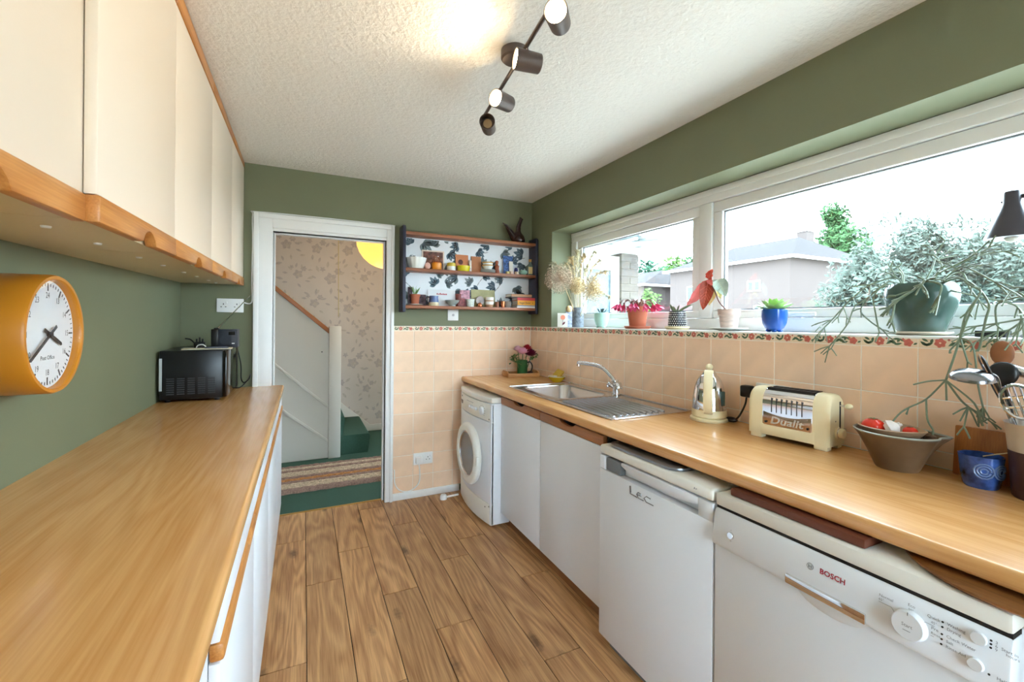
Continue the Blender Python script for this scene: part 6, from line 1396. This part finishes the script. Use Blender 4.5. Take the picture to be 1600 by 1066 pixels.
# houses
def hou(name, label, loc, rz, Lx, Ly, hw, hr, wins, hip=.5, chim=None):
    t_ = thing(name, label, 'house', loc, rz); mt = Matrix.Translation(loc) @ Matrix.Rotation(rz, 4, 'Z')
    MB().box(-Lx / 2, Lx / 2, -Ly / 2, Ly / 2, 0, hw, mt).build('walls', m_brickf, t_, smooth=0)
    e = .4; a_ = Lx / 2 + e; c_ = Ly / 2 + e; rx = max(.01, Lx / 2 - Ly / 2 * hip) if Lx > Ly else 0
    ry = 0 if Lx > Ly else max(.01, Ly / 2 - Lx / 2 * hip)
    v_ = [(-a_, -c_, hw), (a_, -c_, hw), (a_, c_, hw), (-a_, c_, hw), (-rx, -ry, hw + hr), (rx, ry, hw + hr)]
    b_ = MB(); f_ = [(0, 1, 5, 4), (1, 2, 5), (2, 3, 4, 5), (3, 0, 4), (3, 2, 1, 0)] if Lx > Ly else [(0, 1, 4), (1, 2, 5, 4), (2, 3, 5), (3, 0, 4, 5), (3, 2, 1, 0)]
    b_.add([mt @ Vector(q) for q in v_], f_); b_.build('roof', m_roof, t_, smooth=0)
    g_ = MB()
    for q in ((-a_, a_, -c_ - .06, -c_ + .04), (-a_, a_, c_ - .04, c_ + .06)): g_.box(*q, hw - .16, hw + .02, mt)
    for q in ((-c_, c_, -a_ - .06, -a_ + .04), (-c_, c_, a_ - .04, a_ + .06)): g_.box(q[2], q[3], q[0], q[1], hw - .16, hw + .02, mt)
    g_.build('gutter', m_upvc, t_, smooth=0)
    for (side_, u, z_, w_, h_) in wins:
        if side_ == 'W': q = (-Lx / 2 - .05, -Lx / 2 + .02, u - w_ / 2, u + w_ / 2)
        elif side_ == 'S': q = (u - w_ / 2, u + w_ / 2, -Ly / 2 - .05, -Ly / 2 + .02)
        else: q = (u - w_ / 2, u + w_ / 2, Ly / 2 - .02, Ly / 2 + .05)
        wd_ = MB().box(*q, z_ - h_ / 2, z_ + h_ / 2, mt).build('window', m_upvc, t_, smooth=0)
        nP = 2 if w_ > .7 else 1
        for k_ in range(nP):
            f0 = -w_ / 2 + .07 + k_ * (w_ / nP); f1 = f0 + w_ / nP - .14
            if side_ == 'W': qq = (-Lx / 2 - .065, -Lx / 2 - .04, u + f0, u + f1)
            elif side_ == 'S': qq = (u + f0, u + f1, -Ly / 2 - .065, -Ly / 2 - .04)
            else: qq = (u + f0, u + f1, Ly / 2 + .04, Ly / 2 + .065)
            MB().box(*qq, z_ - h_ / 2 + .08, z_ + h_ / 2 - .08, mt).build('pane', m_wing, wd_, smooth=0)
    if chim: MB().box(chim[0] - .45, chim[0] + .45, chim[1] - .35, chim[1] + .35, hw, hw + hr + .9, mt).build('chimney', m_brickf, t_, smooth=0); MB().box(chim[0] - .52, chim[0] + .52, chim[1] - .42, chim[1] + .42, hw + hr + .9, hw + hr + 1.05, mt).build('chimney_cap', m_upvc, t_, smooth=0)
    return t_
G = -.3
hou('house', 'pale brick house with hipped roof across the garden in the large pane', (30.6, 21.0, G), math.radians(0), 9, 9.4, 5.75, 1.9, [('W', 2.2, 3.9, 1.6, 1.1), ('W', -2.4, 4.1, .9, .7), ('W', 1.2, 2.0, 2.0, 1.2), ('W', -2.8, 2.2, .8, 1.3), ('S', 1.5, 3.9, 1.2, 1.1), ('S', -2.2, 1.9, 2.4, 1.5)], chim=(3.2, -1.0))
hou('house', 'brick house with low roof seen in the small pane, right of the pier', (29.5, 32.5, G), math.radians(0), 8, 9, 4.9, 1.6, [('W', -2.6, 3.9, .7, 1.3), ('W', -1.3, 3.9, .7, 1.3), ('W', 2.0, 3.9, 1.1, 1.2), ('W', -1.8, 1.6, 1.4, 1.4)])
hou('house', 'farther brick house behind the low-roofed one in the small pane', (31.5, 44.5, G), math.radians(0), 8, 9, 5.0, 1.8, [('W', -1.6, 3.9, 1.2, 1.2), ('W', 1.2, 3.9, 1.2, 1.2)])
# trees: leaf clouds on branching trunks
def tree(name, label, base_, H_, rx, rz, mat, n, seed, lsize=.16, z0=.25, cone=0, group=None):
    R7 = random.Random(seed); t_ = thing(name, label, 'tree', base_, group=group); base_ = Vector(base_); c_ = base_ + Vector((0, 0, H_ * (z0 + 1) / 2))
    tr = MB(); tr.tube([base_, base_ + Vector((.05, 0, H_ * z0)), c_], [rx * .07 + .04, rx * .055 + .03, .03], 8)
    lobes = []
    for i in range(46):
        d_ = Vector((R7.gauss(0, 1), R7.gauss(0, 1), R7.gauss(0, 1))).normalized(); k_ = R7.uniform(.1, .86); z_ = d_.z * k_; tap = 1 - cone * max(0, z_)
        lobes.append((c_ + Vector((d_.x * rx * k_ * tap, d_.y * rx * k_ * tap, z_ * rz)), rx * R7.uniform(.26, .40) * tap))
    for i in range(9): f_ = i / 8; lobes.append((c_ + Vector((0, 0, rz * (-.8 + 1.5 * f_))), rx * (.55 - .33 * f_) * (1 - cone * .3)))
    for l_, _ in lobes[:9]: tr.tube([base_ + Vector((0, 0, H_ * z0)), c_.lerp(l_, .5) - Vector((0, 0, rz * .15)), l_], [rx * .03 + .02, rx * .02 + .01, .01], 6)
    tr.build('trunk', M('bark', (92, 78, 66), .9), t_)
    b_ = MB(); vs, fs = [], []
    for i in range(n):
        l_, lr_ = lobes[i % len(lobes)]; d_ = Vector((R7.gauss(0, 1), R7.gauss(0, 1), R7.gauss(0, 1))).normalized(); q = l_ + Vector((d_.x, d_.y, d_.z * max(.8, .75 * rz / rx))) * lr_ * R7.uniform(.45, 1.08) ** .6
        a_ = Vector((R7.uniform(-1, 1), R7.uniform(-1, 1), R7.uniform(-1, 1))).normalized(); bb_ = a_.orthogonal().normalized(); s_ = lsize * R7.uniform(.6, 1.3); o_ = len(vs)
        vs += [q - a_ * s_, q + bb_ * s_ * .45, q + a_ * s_, q - bb_ * s_ * .45]; fs.append((o_, o_ + 1, o_ + 2, o_ + 3))
    b_.v = vs; b_.f = fs; b_.mi = [0] * len(fs); stuff(b_.build('crown', mat, t_, smooth=0))
m_t1 = M('leafy_tree_green', (58, 88, 54), .7, var=.3, scale=.8, spec=.05); m_t2 = M('leafy_tree_smoke', (76, 86, 78), .7, var=.3, scale=.7, spec=.05); m_t3 = M('leafy_tree_dark', (44, 74, 56), .7, var=.3, scale=.8, spec=.05); m_t4 = M('leafy_tree_lime', (72, 96, 50), .7, var=.3, scale=.8, spec=.05)
def tp_(px, t): q = pD(px, 500, t); return (q.x, q.y, G)
tree('tree', 'tall rounded green tree rising behind the hipped-roof house', tp_(1303, 42), 13.0, 3.9, 5.6, m_t1, 14000, 1, .26, .2, .35)
tree('tree', 'dark slim conifer just right of the tall rounded tree', tp_(1357, 44), 11.2, 1.0, 4.8, m_t3, 2500, 2, .24, .15, .8)
tree('tree', 'low dark green tree left of the tall rounded tree', tp_(1252, 44), 8.6, 2.2, 2.6, m_t3, 3500, 3, .26, .3)
tree('tree', 'broad grey-green tree filling the middle of the large pane', tp_(1435, 15.5), 5.7, 2.6, 2.8, m_t2, 17000, 4, .11, .08)
tree('tree', 'grey-green tree left of the broad one, in front of the house', tp_(1345, 14.5), 4.4, 1.3, 2.3, m_t2, 8000, 5, .10, .08)
tree('tree', 'broad grey-green tree behind the desk lamp', tp_(1550, 15), 5.1, 2.5, 2.6, m_t2, 13000, 6, .11, .08)
tree('tree', 'green tree top showing behind the lamp, beyond the broad one', tp_(1535, 26), 7.6, 2.4, 3.2, m_t3, 4000, 7, .18, .2)
tree('tree', 'grey-green tree just outside the right edge of the window', tp_(1660, 14), 4.3, 2.4, 2.3, m_t2, 7000, 8, .12, .08)
tree('tree', 'lime-green tree behind the houses in the small pane', tp_(1052, 52), 10.2, 3.4, 4.2, m_t4, 5000, 9, .3, .2)
tree('tree', 'dark tree beside the brick pier in the small pane', tp_(1014, 48), 9.0, 2.0, 3.8, m_t3, 3500, 10, .28, .2)
tree('tree', 'taller green tree at the right of the small pane', tp_(1078, 58), 11.6, 2.6, 4.4, m_t1, 4000, 11, .3, .2)
tree('tree', 'leafy lime shrub right beside the brick pier', tp_(1012, 20), 3.4, .7, 1.6, m_t4, 2500, 12, .1, .1)
